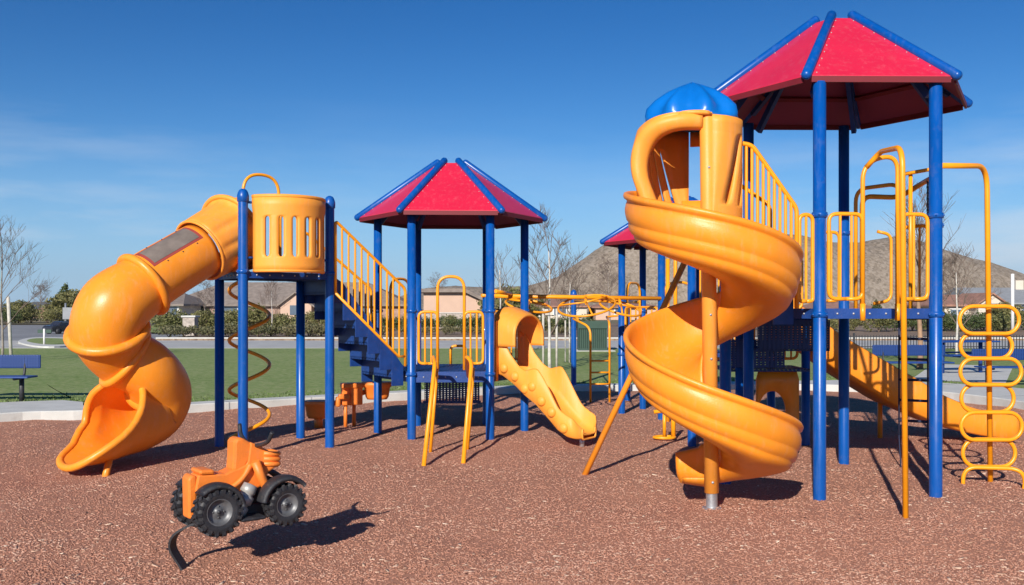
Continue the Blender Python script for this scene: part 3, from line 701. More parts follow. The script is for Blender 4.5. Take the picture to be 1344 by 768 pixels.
# stairs down to the middle tower
N_ = 6
sa0, sa1 = V(-2.115, 11.22, 0), V(-1.335, 11.83, 0); sb0, sb1 = V(-2.58, 11.92, 0), V(-1.80, 12.53, 0)
for k in range(N_):
    pass
st = MB(); treads = MB()
runs = [k / N_ for k in range(N_ + 1)]
for k in range(N_):
    z = 2.0 - 1.2 * (k + 1) / N_
    a, b_2 = sa0.lerp(sa1, runs[k]), sa0.lerp(sa1, runs[k + 1]); c, d = sb0.lerp(sb1, runs[k + 1]), sb0.lerp(sb1, runs[k])
    treads.prism([(p.x, p.y) for p in (a, b_2, c, d)], z - .035, z)
    for p0_, p1_ in ((a, b_2), (d, c)):          # stepped side plates
        nn = V(ax.y, -ax.x, 0)
        o = (sa0 - sb0).normalized() * (.012 if p0_ is a else -.012)
        st.add([V(q.x + o.x * s_, q.y + o.y * s_, zz) for s_ in (.2, 1.4) for q, zz in ((p0_, z + .30 if k else z + .2), (p1_, z + .10), (p1_, z - .14), (p0_, z - .14))],
               [(3, 2, 1, 0), (4, 5, 6, 7), (0, 1, 5, 4), (1, 2, 6, 5), (2, 3, 7, 6), (3, 0, 4, 7)], True)
    # riser
    st.add([V(q.x, q.y, zz) for zz in (z - .02, z + .17) for q in (a, a.lerp(b_2, .06), d.lerp(c, .06), d)], [(3, 2, 1, 0), (4, 5, 6, 7), (0, 1, 5, 4), (1, 2, 6, 5), (2, 3, 7, 6), (3, 0, 4, 7)], True)
stair = st.build('stairs', 'dblue', t1, bevel=.004)
treads.build('tread', 'perf', stair)
def stair_rail(a, b_, up0, up1, n=11):
    m = MB(); A = V(a.x, a.y, 0); B = V(b_.x, b_.y, 0)
    tp = [V(A.x, A.y, up0[0]), V(A.x, A.y, up0[1]), V(B.x, B.y, up1[1]), V(B.x, B.y, up1[0] - .12)]
    m.tube(fillet(tp, .05), .018, 10); m.tube([V(A.x, A.y, up0[0]), V(B.x, B.y, up1[0]) + (A - B) * .10 + V(0, 0, .0), V(B.x, B.y, up1[0])], .016, 10)
    for i in range(1, n):
        t = i / n; p = A.lerp(B, t); m.tube([V(p.x, p.y, up0[0] + (up1[0] - up0[0]) * min(1, t / .9)), V(p.x, p.y, up0[1] + (up1[1] - up0[1]) * t)], .012, 8, cap=False)
    m.build('hand_rail', 'yellow', stair)
stair_rail(V(-2.03, 11.12, 0), V(-1.295, 11.74, 0), (1.78, 2.61), (1.02, 1.84))
stair_rail(V(-2.56, 11.98, 0), V(-1.83, 12.58, 0), (1.80, 2.55), (1.05, 1.85))

# ================================================================== MIDDLE TOWER
c2 = V(-.789, 12.62, 0); rot2 = R(3.1); R2 = .955
h2 = hexpts(c2.x, c2.y, rot2, R2)   # 0 right, 1 back right, 2 back left, 3 left, 4 front left, 5 front right
t2 = thing('play_tower', 'middle play tower with a six sided red roof, low deck and small wavy slide', 'play tower', (c2.x, c2.y, 0))
for k, (x, y) in enumerate(h2): post(t2, x, y, 2.84, cap=False, rings=(1.57, .80))
hex_roof(t2, c2.x, c2.y, rot2, 1.20, 2.78, 3.47, .21)
deck(t2, hexpts(c2.x, c2.y, rot2, .93), .83, .13)
def L2(k, j, t, out=0):
    a, b_ = V(*h2[k], 0), V(*h2[j], 0); p = a.lerp(b_, t); o = (p - c2).normalized(); return (p.x + o.x * out, p.y + o.y * out)
# front edge: two barred panels and an arch between them
pa, pb = L2(4, 5, .09), L2(4, 5, .33); panel_rail(t2, pa, pb, .93, .93, 1.56, 1.56, 2)
pc, pd = L2(4, 5, .67), L2(4, 5, .91); panel_rail(t2, pc, pd, .93, .93, 1.56, 1.56, 2)
m = MB(); m.tube(fillet([V(*pb, .85), V(*pb, 1.99), V(*pc, 1.99), V(*pc, .85)], .19, 8), .019, 10); m.build('entry_arch', 'yellow', t2)
# step rails out to the ground
for ptop, f1, f2 in ((P(570, 478, 11.4), G(556, 606), G(564, 592)), (P(613, 476, 11.4), G(608, 602), G(613, 588))):
    m = MB(); dk = V(ptop.x, 11.75, .78)
    m.tube(fillet([V(f1.x, f1.y, -.06), V(f1.x + .06, f1.y + .75, .99), V(ptop.x, 11.2, 1.05), dk], .10), .024, 10)
    m.tube(fillet([V(f2.x, f2.y + .05, -.06), V(f1.x + .075, f1.y + .82, .92)], .05), .02, 10)
    m.build('grab_bar', 'yellow', t2)
m = MB()
for i in range(3):
    z = .22 + .2 * i; y = 10.62 + .36 * i
    m.box((-.73, y + .02, z), (.02, .02, .02)) if False else None
# far edges
for k, j in ((1, 2),):
    m = MB(); a, b_ = L2(k, j, .30), L2(k, j, .52); m.tube(fillet([V(*a, .83), V(*a, 1.08), V(*b_, 1.08), V(*b_, .83)], .07, 6), .019, 10); m.build('entry_arch', 'yellow', t2)
m = MB(); a, b_ = L2(2, 3, .2), L2(2, 3, .7); m.tube(fillet([V(*a, .85), V(*a, 2.0), V(*b_, 2.0), V(*b_, .85)], .2, 8), .019, 10); m.build('entry_arch', 'yellow', t2)
panel_rail(t2, L2(0, 1, .1), L2(0, 1, .9), .93, .93, 1.56, 1.56, 6)
# blue bin panel under deck at back
m = MB(); m.beam(V(*L2(1, 2, .1), .48), V(*L2(1, 2, .9), .48), .03, .34); up_ = m.build('under_panel', 'perf', t2)
for z_ in (.30, .66): m = MB(); m.beam(V(*L2(1, 2, .08), z_), V(*L2(1, 2, .92), z_), .045, .035); m.build('panel_edge', 'dblue', up_)
# wavy slide from the right front edge
s0 = V(*L2(5, 0, .5), 0); out = V(.80, -.60, 0).normalized(); e2 = V(-out.y, out.x, 0)
m = MB(); rows = []; wall = .0
prof = [(-.25, .30), (-.262, .312), (-.278, .30), (-.285, .10), (-.275, -.035), (-.24, -.055), (0, -.055), (.24, -.055), (.275, -.035), (.285, .10), (.278, .30), (.262, .312), (.25, .30), (.245, .08), (.20, 0), (0, -.005), (-.20, 0), (-.245, .08)]
LEN = 1.23
for i in range(41):
    s = i / 40; x = -.02 + LEN * s
    z = interp(s, [0, .1, .25, .40, .52, .66, .78, .88, 1.0], [.85, .82, .71, .58, .49, .33, .20, .135, .11])
    wh = interp(s, [0, .08, .2, .4, .55, .7, .85, .95, 1], [1.5, 1.25, .95, .95, 1.15, 1.0, .80, .55, .2]); fl = interp(s, [0, .8, 1], [1, 1, .9])
    wh += .16 * math.sin(s * 4.2 * PI + .4) * min(1, 6 * (1 - s)) * (s > .06); fl *= 1 + .035 * math.sin(s * 4.2 * PI + 2.0)
    if s > .93: fl *= math.sqrt(max(.16, 1 - ((s - .93) / .085) ** 2))
    c = s0 + out * x; rows.append([V(c.x + e2.x * a * fl, c.y + e2.y * a * fl, z + (b_ * wh if b_ > 0 else b_)) for a, b_ in prof])
m.grid(rows, True)
ws = m.build('wave_slide', 'orange2', t2)
m = MB(); rws = rows[-1]; m.tube(rws, .012, 8, closed=True); m.build('slide_lip', 'orange2', ws)
for s, dz in ((.12, .06), (.26, .07), (.38, .03), (.47, .13), (.58, .07), (.70, .08), (.84, .03)):   # round bosses on the side wall
    x = LEN * s; z = interp(s, [0, .1, .25, .40, .52, .66, .78, .88, 1.0], [.85, .82, .71, .58, .49, .33, .20, .135, .11]) + dz
    m = MB(); c = s0 + out * x - e2 * .279; m.lathe([(.062, 0), (.060, .010), (.050, .024), (.028, .036), (.0005, .040)], V(c.x, c.y, z), 18, axis=-e2); m.build('round_boss', 'orange2', ws)
# hood
m = MB(); rws = []
for i in range(11):
    x = -.02 + .36 * i / 10; hh = interp(i, [0, 3, 8, 10], [.78, .78, .72, .68]); wd = .30; c = s0 + out * x; rw = []
    for k in range(25):
        t = k / 24
        if t < .2: q = (-wd, .30 + (hh - .30 - .25) * t / .2)
        elif t > .8: q = (wd, .30 + (hh - .30 - .25) * (1 - t) / .2)
        else:
            a = PI - PI * (t - .2) / .6; q = (wd * math.cos(a), hh - .25 + .25 * math.sin(a))
        rw.append(V(c.x + e2.x * q[0], c.y + e2.y * q[0], .83 + q[1]))
    rws.append(rw)
m.grid(rws); m.build('slide_hood', 'orange2', ws, solid=.025, soff=0)
m = MB()
for q in (-.31, .31):
    c = s0 + e2 * q + out * .0; m.beam(V(c.x, c.y, .70), V(c.x, c.y, 1.45), .05, .14, out)
m.build('hood_panel', 'orange2', ws, bevel=.01)
c = s0 + out * (LEN - .12); m = MB(); m.tube([V(c.x, c.y, -.1), V(c.x, c.y, .09)], .03, 10); m.build('support_leg', 'galv', ws)

# ================================================================== BIG RIGHT TOWER
c3 = V(3.02, 8.98, 0); rot3 = R(3.0); R3 = 1.0
h3 = [(3.99, 9.10), (3.44, 10.03), (2.42, 9.9), (1.98, 8.98), (2.565, 8.07), (3.56, 8.13)]
t3 = thing('play_tower', 'tall play tower with a six sided red roof, open spiral slide and ring climber', 'play tower', (c3.x, c3.y, 0))
for k, (x, y) in enumerate(h3): post(t3, x, y, 3.52, cap=False, rings=(2.38, 1.55))
hex_roof(t3, 3.05, 9.12, R(1.0), 1.24, 3.54, 4.28, .22)
deck(t3, [(p[0] * .975 + c3.x * .025, p[1] * .975 + c3.y * .025) for p in h3], 1.60, .085)
def L3(k, j, t, out=0):
    a, b_ = V(*h3[k], 0), V(*h3[j], 0); p = a.lerp(b_, t); o = (p - c3).normalized(); return (p.x + o.x * out, p.y + o.y * out)
panel_rail(t3, L3(4, 5, .08), L3(4, 5, .37), 1.68, 1.68, 2.39, 2.39, 2)
panel_rail(t3, L3(4, 5, .69), L3(4, 5, .93), 1.68, 1.68, 2.39, 2.39, 1)
aL, aR = L3(4, 5, .37), L3(4, 5, .67)
m = MB(); m.tube(fillet([V(*aL, 1.52), V(*aL, 2.82), V(*aR, 2.90), V(*aR, 1.52)], .17, 8), .019, 10)
m.tube([V(*aL, 1.50), V(*aL, 1.64)], .024, 8); m.tube([V(*aR, 1.50), V(*aR, 1.64)], .024, 8)
arch = m.build('entry_arch', 'yellow', t3)
fpb = G(1190, 682)
m = MB(); am = V((aL[0]) + .05, aL[1], 2.80)
m.tube(fillet([am + V(-.02, .0, -.02), V(aL[0] + .12, 8.02, 2.90), V(2.97, fpb.y + .03, 2.83), V(2.985, fpb.y, -.08)], .16, 8), .022, 10); m.build('fire_pole', 'yellow', t3)
# rear side: barriers and arch
panel_rail(t3, L3(1, 2, .05), L3(1, 2, .30), 1.68, 1.68, 2.39, 2.39, 2)
panel_rail(t3, L3(1, 2, .70), L3(1, 2, .95), 1.68, 1.68, 2.39, 2.39, 2)
panel_rail(t3, L3(0, 1, .08), L3(0, 1, .34), 1.68, 1.68, 2.39, 2.39, 2)
ra, rb = L3(0, 1, .36), L3(0, 1, .86)
m = MB(); m.tube(fillet([V(*ra, 1.55), V(*ra, 2.82), V(*rb, 2.82), V(*rb, 1.55)], .14, 6), .020, 10); m.build('entry_arch', 'yellow', t3)
m = MB(); q = V(*L3(0, 1, .45), 0)
m.tube(fillet([V(3.62, 10.0, 1.6), V(3.62, 10.0, 2.76), V(3.98, 9.95, 2.74), V(4.12, 9.7, 2.86), V(4.02, 9.15, 2.86)], .1, 6), .026, 10)
m.tube(fillet([V(3.66, 9.80, 1.65), V(3.84, 9.80, 1.68), V(3.84, 9.80, 2.35), V(3.70, 9.80, 2.38)], .08, 5), .016, 8); m.build('grab_bar', 'yellow', t3)
m = MB()
for x in (3.70, 3.78): m.tube([V(x + .03, 9.25, 1.6), V(x + .03, 9.25, 2.9)], .02, 8)
m.tube([V(3.72, 9.25, 2.88), V(4.0, 9.1, 2.92)], .018, 8)
m.build('grab_bar', 'yellow', t3)
# short panel left of the front left post, and slanted rail to the upper landing
panel_rail(t3, (2.505, 8.06), (2.385, 8.03), 1.66, 1.66, 2.38, 2.38, 1)
UL = [(1.80, 8.20), (2.0, 8.95), (1.60, 9.05), (1.30, 8.40)]
deck(t3, UL, 2.26, .10, name='upper_landing')
m = MB(); A = V(1.845, 8.0, 0); B = V(2.36, 8.02, 0); n_ = 11
tp = [V(A.x, A.y, 2.30), V(A.x, A.y, 2.975), V(A.x + .14, A.y, 2.95), V(B.x, B.y, 2.43), V(B.x, B.y, 1.60)]
m.tube(fillet(tp, .045), .019, 10)
m.tube(fillet([V(A.x, A.y, 2.31), V(A.x + .16, A.y, 2.28), V(B.x, B.y, 1.70)], .04), .017, 10)
for i in range(1, n_):
    t = i / n_; p = A.lerp(B, t); zb = interp(t, [0, .3, 1], [2.31, 2.28, 1.70]); zt = interp(t, [0, .27, 1], [2.975, 2.95, 2.43]); m.tube([V(p.x, p.y, zb), V(p.x, p.y, zt)], .0135, 8, cap=False)
m.build('hand_rail', 'yellow', t3)
m = MB(); A = V(2.02, 8.95, 0); B = V(2.2, 8.9, 0)
A = V(1.98, 8.85, 0); B = V(2.30, 8.62, 0)
m.tube(fillet([V(A.x, A.y, 2.3), V(A.x, A.y, 2.80), V(B.x, B.y, 2.52), V(B.x, B.y, 1.95)], .06), .018, 8); m.tube([V(A.x, A.y, 2.33), V(B.x, B.y, 2.0)], .016, 8)
for i in range(1, 7): p = A.lerp(B, i / 7); m.tube([V(p.x, p.y, 2.33 - .33 * i / 7), V(p.x, p.y, 2.80 - .28 * i / 7)], .012, 8, cap=False)
m.build('hand_rail', 'yellow', t3)
m = MB(); tr = MB()        # three steps between the decks
for k in range(3):
    z = 1.6 + .165 * (k + 1); x0 = 2.38 - .17 * k
    tr.prism([(x0, 8.22), (x0 - .19, 8.15), (x0 - .19 + .12, 8.72), (x0 + .12, 8.80)], z - .035, z)
    m = MB(); m.prism([(x0, 8.20), (x0 - .19, 8.13), (x0 - .19, 8.11), (x0, 8.18)], z - .30, z + .02); m.build('step_side', 'dblue', t3)
    tr.build('tread', 'perf', t3); tr = MB()

# spiral slide ------------------------------------------------
SC = V(1.595, 7.73, 0)
thk = [140, 180, 270, 360, 450, 540, 630, 720, 790, 830]; zk = [2.60, 2.52, 2.28, 1.98, 1.68, 1.37, .975, .62, .44, .385]
def zs(th):     # smooth height of the outer rim
    s = 0
    for o in (-24, -12, 0, 12, 24): s += interp(th + o, thk, zk)
    return s / 5
outp = [(.665, .0), (.680, .008), (.697, .002), (.704, -.018), (.697, -.038), (.680, -.050), (.672, -.060), (.682, -.085), (.690, -.125), (.687, -.170), (.676, -.212), (.664, -.228), (.660, -.238), (.663, -.255), (.657, -.288), (.640, -.318), (.624, -.330), (.618, -.340), (.617, -.357), (.602, -.382), (.575, -.402), (.54, -.418), (.46, -.440), (.36, -.455), (.26, -.452), (.17, -.42), (.11, -.37), (.075, -.31), (.07, -.27)]
inp = [(.085, -.262), (.10, -.31), (.135, -.365), (.19, -.41), (.27, -.432), (.36, -.435), (.45, -.42), (.52, -.39), (.57, -.34), (.61, -.26), (.635, -.16), (.648, -.06), (.655, -.015)]
prof = outp + inp
m = MB(); rows = []
for i in range(0, 173):
    th = 138 + 4 * i
    if th <= 806:
        a = R(th); z0 = zs(th); k = interp(th, [138, 660, 760, 806], [1, 1, .72, .60]); kk = interp(th, [138, 150, 806], [.97, 1, 1])
        rows.append([SC + V(r_ * kk * math.cos(a), r_ * kk * math.sin(a), z0 + dz * k) for r_, dz in prof])
last = R(806)
rad = V(math.cos(last), math.sin(last), 0); tn = V(-math.sin(last), math.cos(last), 0)
for i in range(1, 9):
    s = i / 8; z0 = .395 - .05 * s; k = .60 - .18 * s
    rows.append([SC + rad * r_ + tn * (.22 * s) + V(0, 0, z0 + dz * k) for r_, dz in prof])
m.grid(rows, True); b0 = 0; np_ = len(prof)
m.f.append(tuple(range(np_))); m.fl.append(True); m.f.append(tuple((len(rows) - 1) * np_ + k for k in reversed(range(np_)))); m.fl.append(True)
sp_ = m.build('spiral_slide', 'orange', t3)
m = MB(); m.tube([SC + V(0, 0, .13), SC + V(-.038, 0, 3.16), SC + V(-.038, 0, 3.172)], [.058, .060, .052], 22); m.build('centre_pole', 'orange2', sp_)
m = MB(); m.lathe([(.046, -.1), (.046, .131)], SC, 20); m.lathe([(.075, -.01), (.075, .012), (.046, .016)], SC, 20); m.build('pole_foot', 'galv', sp_)
for z in (2.72, 1.55, 1.2, .22, 1.98): m = MB(); m.lathe([(.011, 0), (.010, .006), (.0005, .008)], SC + V(-.038 * z / 3.16, -.058, z), 8, axis=(0, -1, 0)); m.build('bolt', 'bolt', sp_)
# hood shell
HC = V(1.50, 8.06, 0); HR = .385
def Sh(u, v): return V(HC.x + HR * math.cos(u), HC.y + HR * math.sin(u), 2.27 + v)
hood = slot_wall(sp_, 'slide_hood', 'orange2', Sh, (R(-78), R(50)), (0, .87), [R(a) for a in (-44, -18)], R(4.8), .16, .74, .05, shear=.85, rr=(R(4), .05))
slot_wall(sp_, 'hood_wall', 'orange2', Sh, (R(84), R(172)), (0, .87), [R(a) for a in (112, 126, 142)], R(2.6), .12, .70, .03, shear=.8, rr=(R(3), .04))
m = MB()     # header above the doorway and low sill
m.grid([[Sh(R(a), v) for a in range(46, 88, 6)] for v in (.74, .87)])
m.build('hood_header', 'orange2', sp_, solid=.03, soff=0)
# opening rim and left cheek: one lofted band from the pole over the top and down the left side
oc = [(922, 149, 7.68), (895, 149, 7.66), (868, 155, 7.68), (848, 166, 7.73), (835, 184, 7.78), (829, 206, 7.80), (830, 228, 7.80), (836, 247, 7.80), (842, 262, 7.80)]
ic = [(922, 167, 7.69), (897, 167, 7.67), (878, 171, 7.69), (863, 180, 7.74), (853, 195, 7.79), (848, 213, 7.81), (849, 232, 7.81), (855, 250, 7.81), (861, 265, 7.81)]
O_ = catmull([P(*q) for q in oc], 4); I_ = catmull([P(*q) for q in ic], 4); nO = len(O_)
rows = []
for i in range(nO):
    t = i / (nO - 1)
    if t < .55: a = R(284 - (284 - 192) * t / .55); z = 3.135
    else: a = R(192 - 14 * (t - .55) / .45); z = 3.135 - .80 * (t - .55) / .45
    C_ = V(HC.x + (HR + .012) * math.cos(a), HC.y + (HR + .012) * math.sin(a), z)
    o, n_ = O_[i], I_[i]; w_ = (n_ - o); back = V(.25, 1, 0).normalized()
    rows.append([C_, C_.lerp(o, .5) + (C_.lerp(o, .5) - V(HC.x, HC.y, 2.75)).normalized() * .03, o + w_ * .0 + back * .02, o + w_ * .12 - back * .012, o + w_ * .5 - back * .022, o + w_ * .88 - back * .012, n_ + back * .01, n_ + back * .06 + w_ * .05])
m = MB(); m.grid(rows); m.build('opening_rim', 'orange2', sp_, solid=.02, soff=0)
# low inner guard wall at mouth
m = MB(); rows = []
for v in (0, .13, .26): rows.append([V(HC.x + .30 * math.cos(R(a)), HC.y + .30 * math.sin(R(a)), 2.27 + v) for a in range(60, 100, 6)])
m.grid(rows); m.build('inner_guard', 'orange', sp_, solid=.02, soff=0)
# blue faceted cap
m = MB(); rows = []
NG = 8
for i, (rr_, zz) in enumerate([(.415, 3.14), (.410, 3.165), (.395, 3.19), (.382, 3.25), (.31, 3.325), (.21, 3.395), (.10, 3.45), (.002, 3.485)]):
    rw = []
    for k in range(NG * 8):
        a = 2 * PI * k / (NG * 8) + R(8); ph = (k % 8) / 8; sc_ = math.cos(PI / NG) / math.cos((ph - .5) * 2 * PI / NG)
        sc2 = 1 + .075 * math.cos(2 * PI * ph) * (1 if 1 < i < 6 else .3)
        f_ = (sc_ * .5 + .5) * (sc2 if i > 0 else 1) * .955
        rw.append(V(HC.x + rr_ * f_ * math.cos(a), HC.y + rr_ * f_ * math.sin(a), zz - (.02 * (1 - math.cos(2 * PI * ph)) / 2 if 1 < i < 6 else 0)))
    rows.append(rw)
m.grid(rows, True); m.build('hood_cap', 'bluep', sp_, solid=.02, soff=-1)
# slanted brace
m = MB(); a = G(770, 618); b_ = V(1.80, 9.25, 2.36); m.tube([a - (b_ - a) * .03, b_], .030, 12); m.build('slanted_brace', 'orange', t3)
m = MB(); a = SC + V(.03, -.02, 0) 
# ring climber at the right
rcx = G(1300, 634); fr3 = V(*h3[5], 0)
m = MB()
m.tube(fillet([V(fr3.x + .04, fr3.y, 2.80), V(4.33, rcx.y - .05, 2.90), V(rcx.x, rcx.y, -.08)], .22, 8), .024, 12)
rc = m.build('ring_climber', 'yellow', t3)
dlt = 8.75
bounds = [402, 438, 470.5, 505, 541, 577, 613]; ext = [(1258, 1336), (1262, 1330), (1259, 1339), (1263, 1332), (1260, 1340), (1265, 1334)]
for i in range(6):
    za, zb = P(0, bounds[i], dlt).z, P(0, bounds[i + 1], dlt).z; xa, xb = P(ext[i][0], 0, dlt).x, P(ext[i][1], 0, dlt).x; yy = dlt + (.02 if i % 2 else -.02)
    rr_ = (za - zb) / 2; m = MB(); pts = []
    for k in range(13): a = PI / 2 + PI * k / 12; pts.append(V(xa + rr_ + rr_ * math.cos(a), yy, (za + zb) / 2 + rr_ * math.sin(a)))
    for k in range(13): a = -PI / 2 + PI * k / 12; pts.append(V(xb - rr_ + rr_ * math.cos(a), yy, (za + zb) / 2 + rr_ * math.sin(a)))
    m.tube(pts, .0185, 10, closed=True); m.build('climbing_loop', 'yellow', rc)
m = MB(); zt = P(0, 613, dlt).z
m.tube(fillet([V(P(1264, 0, dlt).x, dlt, -.08), V(P(1264, 0, dlt).x, dlt, zt), V(P(1339, 0, dlt).x, dlt - .1, zt), V(P(1339, 0, 8.5).x, dlt - .3, -.08)], .16, 8), .0185, 10); m.build('climbing_loop', 'yellow', rc)
# long straight wave slide to the right, behind
a0 = V((1013 - 672) / F * 11.85, 11.62, 0); a1 = V((1320 - 672) / F * 11.95, 11.95, 0); outv = (a1 - a0).normalized(); e2 = V(-outv.y, outv.x, 0); LN = (a1 - a0).length
prof = [(-.25, .26), (-.262, .275), (-.278, .26), (-.283, .10), (-.275, -.05), (-.24, -.07), (0, -.07), (.24, -.07), (.275, -.05), (.283, .10), (.278, .26), (.262, .275), (.25, .26), (.245, .08), (.20, 0), (0, -.005), (-.20, 0), (-.245, .08)]
m = MB(); rows = []
for i in range(49):
    s = i / 48; z = sum(interp(s + o, [0, .06, .24, .455, .56, .66, .80, .92, 1], [1.36, 1.27, .89, .52, .40, .27, .155, .10, .085]) for o in (-.03, 0, .03)) / 3; wh = interp(s, [0, .24, .455, .56, .66, .80, .92, 1], [1.4, 1.4, 1.45, 1.3, 1.1, .9, .85, .8])
    c = a0 + outv * (LN * s); rows.append([V(c.x + e2.x * a, c.y + e2.y * a, z + (b_ * wh if b_ > 0 else b_)) for a, b_ in prof])
m.grid(rows, True); m.f.append(tuple((48) * 18 + k for k in range(18))); m.fl.append(True)
ls = m.build('straight_slide', 'orange', t3)
lg = G(1155, 574); m = MB(); m.tube([V(lg.x, lg.y, -.1), V(lg.x, lg.y, .47)], .03, 10); m.build('support_leg', 'orange', ls)
# lower rear deck with its posts
LD = [(2.02, 10.15), (3.30, 10.15), (3.25, 11.9), (2.02, 11.9)]
deck(t3, LD, 1.50, .09, name='rear_deck'); 
for x, y, z in ((2.05, 10.1, 2.2), (3.46, 11.4, 1.5), (2.75, 11.35, 1.5), (2.1, 11.3, 2.6), (3.20, 11.95, 1.5), (2.45, 10.4, 1.5)): post(t3, x, y, z, cap=False, r=.05)
panel_rail(t3, (2.1, 11.35), (2.75, 11.35), 1.60, 1.60, 2.2, 2.2, 5); panel_rail(t3, (2.8, 11.35), (3.4, 11.35), 1.60, 1.60, 2.2, 2.2, 5)
# curved step underneath: perforated shelves seen through the frame
m = MB(); m.prism([(2.5, 10.2), (3.35, 10.2), (3.3, 10.9), (2.5, 10.9)], 1.15, 1.18); m.prism([(2.3, 10.4), (3.2, 10.4), (3.2, 11.1), (2.3, 11.1)], .92, .95); m.build('access_step', 'perf', t3)
m = MB(); m.beam(V(2.55, 10.05, 1.33), V(3.30, 10.05, 1.33), .02, .30); m.beam(V(2.25, 10.3, 1.12), V(2.9, 10.3, 1.12), .02, .30); m.build('side_grate', 'perf', t3)
panel_rail(t3, (2.3, 11.6), (2.85, 11.6), 1.0, 1.0, 1.5, 1.5, 7); panel_rail(t3, (2.9, 11.6), (3.42, 11.6), 1.0, 1.0, 1.5, 1.5, 6)
# orange play panel with a round hole
m = MB(); pc_ = V(2.88, 10.5, 0); xs_ = (-.24, .24); z0_, z1_ = .10, .93; ring = []; K = 40; hw_, hh_ = .23, (z1_ - z0_) / 2; zc = (z0_ + z1_) / 2
for k in range(K):
    a = 2 * PI * k / K; dx, dz = math.cos(a), math.sin(a); s = min(hw_ / max(abs(dx), 1e-6), hh_ / max(abs(dz), 1e-6)); sc_ = 1 if abs(abs(dx * s) - hw_) > .02 or abs(abs(dz * s) - hh_) > .02 else .97
    ring.append((V(pc_.x + dx * s * sc_, pc_.y, zc + dz * s * sc_), V(pc_.x - .06 + dx * .15, pc_.y, zc - .03 + dz * .22)))
m.grid([[r_[0] for r_ in ring], [r_[1] for r_ in ring]], True); m.build('play_panel', 'orange', t3, solid=.04, soff=0)
# rope ladder at the right rear
m = MB(); la, lb = V(3.98, 9.95, 0), V(4.22, 9.82, 0)
for p in (la, lb): m.tube([V(p.x, p.y, .30), V(p.x, p.y, 1.6)], .009, 6)
for k in range(6): z = .45 + .21 * k; m.tube([V(la.x, la.y, z), V(lb.x, lb.y, z)], .014, 8)
for p in (la, lb): m.tube([V(p.x, p.y, .30), V(p.x - .02, p.y - .1, -.05)], .007, 6)
m.build('rope_ladder', 'rope', t3)
m = MB()
for k in range(26): p = V(4.06, 9.45, 2.84 - .028 * k); m.box(p, (.012 if k % 2 else .022, .022 if k % 2 else .012, .026))
m.build('hanging_chain', 'iron', t3)
# small ring step under the slide's lower turn
m = MB(); b0_ = G(872, 576); m.tube([b0_ + V(.0, 0, .02) + V(.13 * math.cos(2 * PI * k / 20), .09 * math.sin(2 * PI * k / 20), 0) for k in range(20)], .018, 8, closed=True)
m.tube([b0_ + V(.11, 0, .02), b0_ + V(.11, 0, .42)], .03, 8); m.tube([b0_ + V(.0, 0, .02), b0_ + V(.0, 0, .35)], .022, 8); m.tube([b0_ + V(-.13, 0, .33), b0_ + V(.13, 0, .36)], .025, 8)
tag(m.build('step_ring', 'yellow', None), 'small yellow ring step on the mulch behind the spiral slide', 'step')

# ================================================================== FAR TOWER
c4 = V(2.60, 14.85, 0); rot4 = R(2); R4 = .92
h4 = hexpts(c4.x, c4.y, rot4, R4)
t4 = thing('play_tower', 'farthest red roofed play tower, mostly hidden behind the spiral slide', 'play tower', (c4.x, c4.y, 0))
for k, (x, y) in enumerate(h4): post(t4, x, y, 2.62, cap=False, rings=(1.56, .9))
hex_roof(t4, c4.x, c4.y, rot4, 1.20, 2.62, 3.24, .2)
deck(t4, hexpts(c4.x, c4.y, rot4, .9), .95, .12)
def L4(k, j, t):
    a, b_ = V(*h4[k], 0), V(*h4[j], 0); p = a.lerp(b_, t); return (p.x, p.y)
panel_rail(t4, L4(3, 4, .1), L4(3, 4, .9), 1.02, 1.02, 1.62, 1.62, 5); panel_rail(t4, L4(5, 0, .1), L4(5, 0, .9), 1.02, 1.02, 1.62, 1.62, 5)
panel_rail(t4, L4(4, 5, .1), L4(4, 5, .34), 1.02, 1.02, 1.62, 1.62, 1)
m = MB(); a, b_ = L4(4, 5, .05), L4(4, 5, .5); m.tube(fillet([V(*a, .95), V(*a, 1.98), V(*b_, 1.98), V(*b_, .95)], .18, 8), .019, 10); m.build('entry_arch', 'yellow', t4)
m = MB(); a, b_ = L4(2, 3, .15), L4(2, 3, .75); m.tube(fillet([V(*a, .95), V(*a, 2.0), V(*b_, 2.0), V(*b_, .95)], .18, 8), .019, 10); m.build('entry_arch', 'yellow', t4)
m = MB(); m.tube([V(2.19, 13.6, -.05), V(2.19, 13.6, 2.3)], .028, 8); m.tube(fillet([V(2.28, 13.5, -.05), V(2.28, 13.5, 2.35), V(2.6, 13.9, 2.35)], .1), .028, 8); m.build('fire_pole', 'yellow', t4)

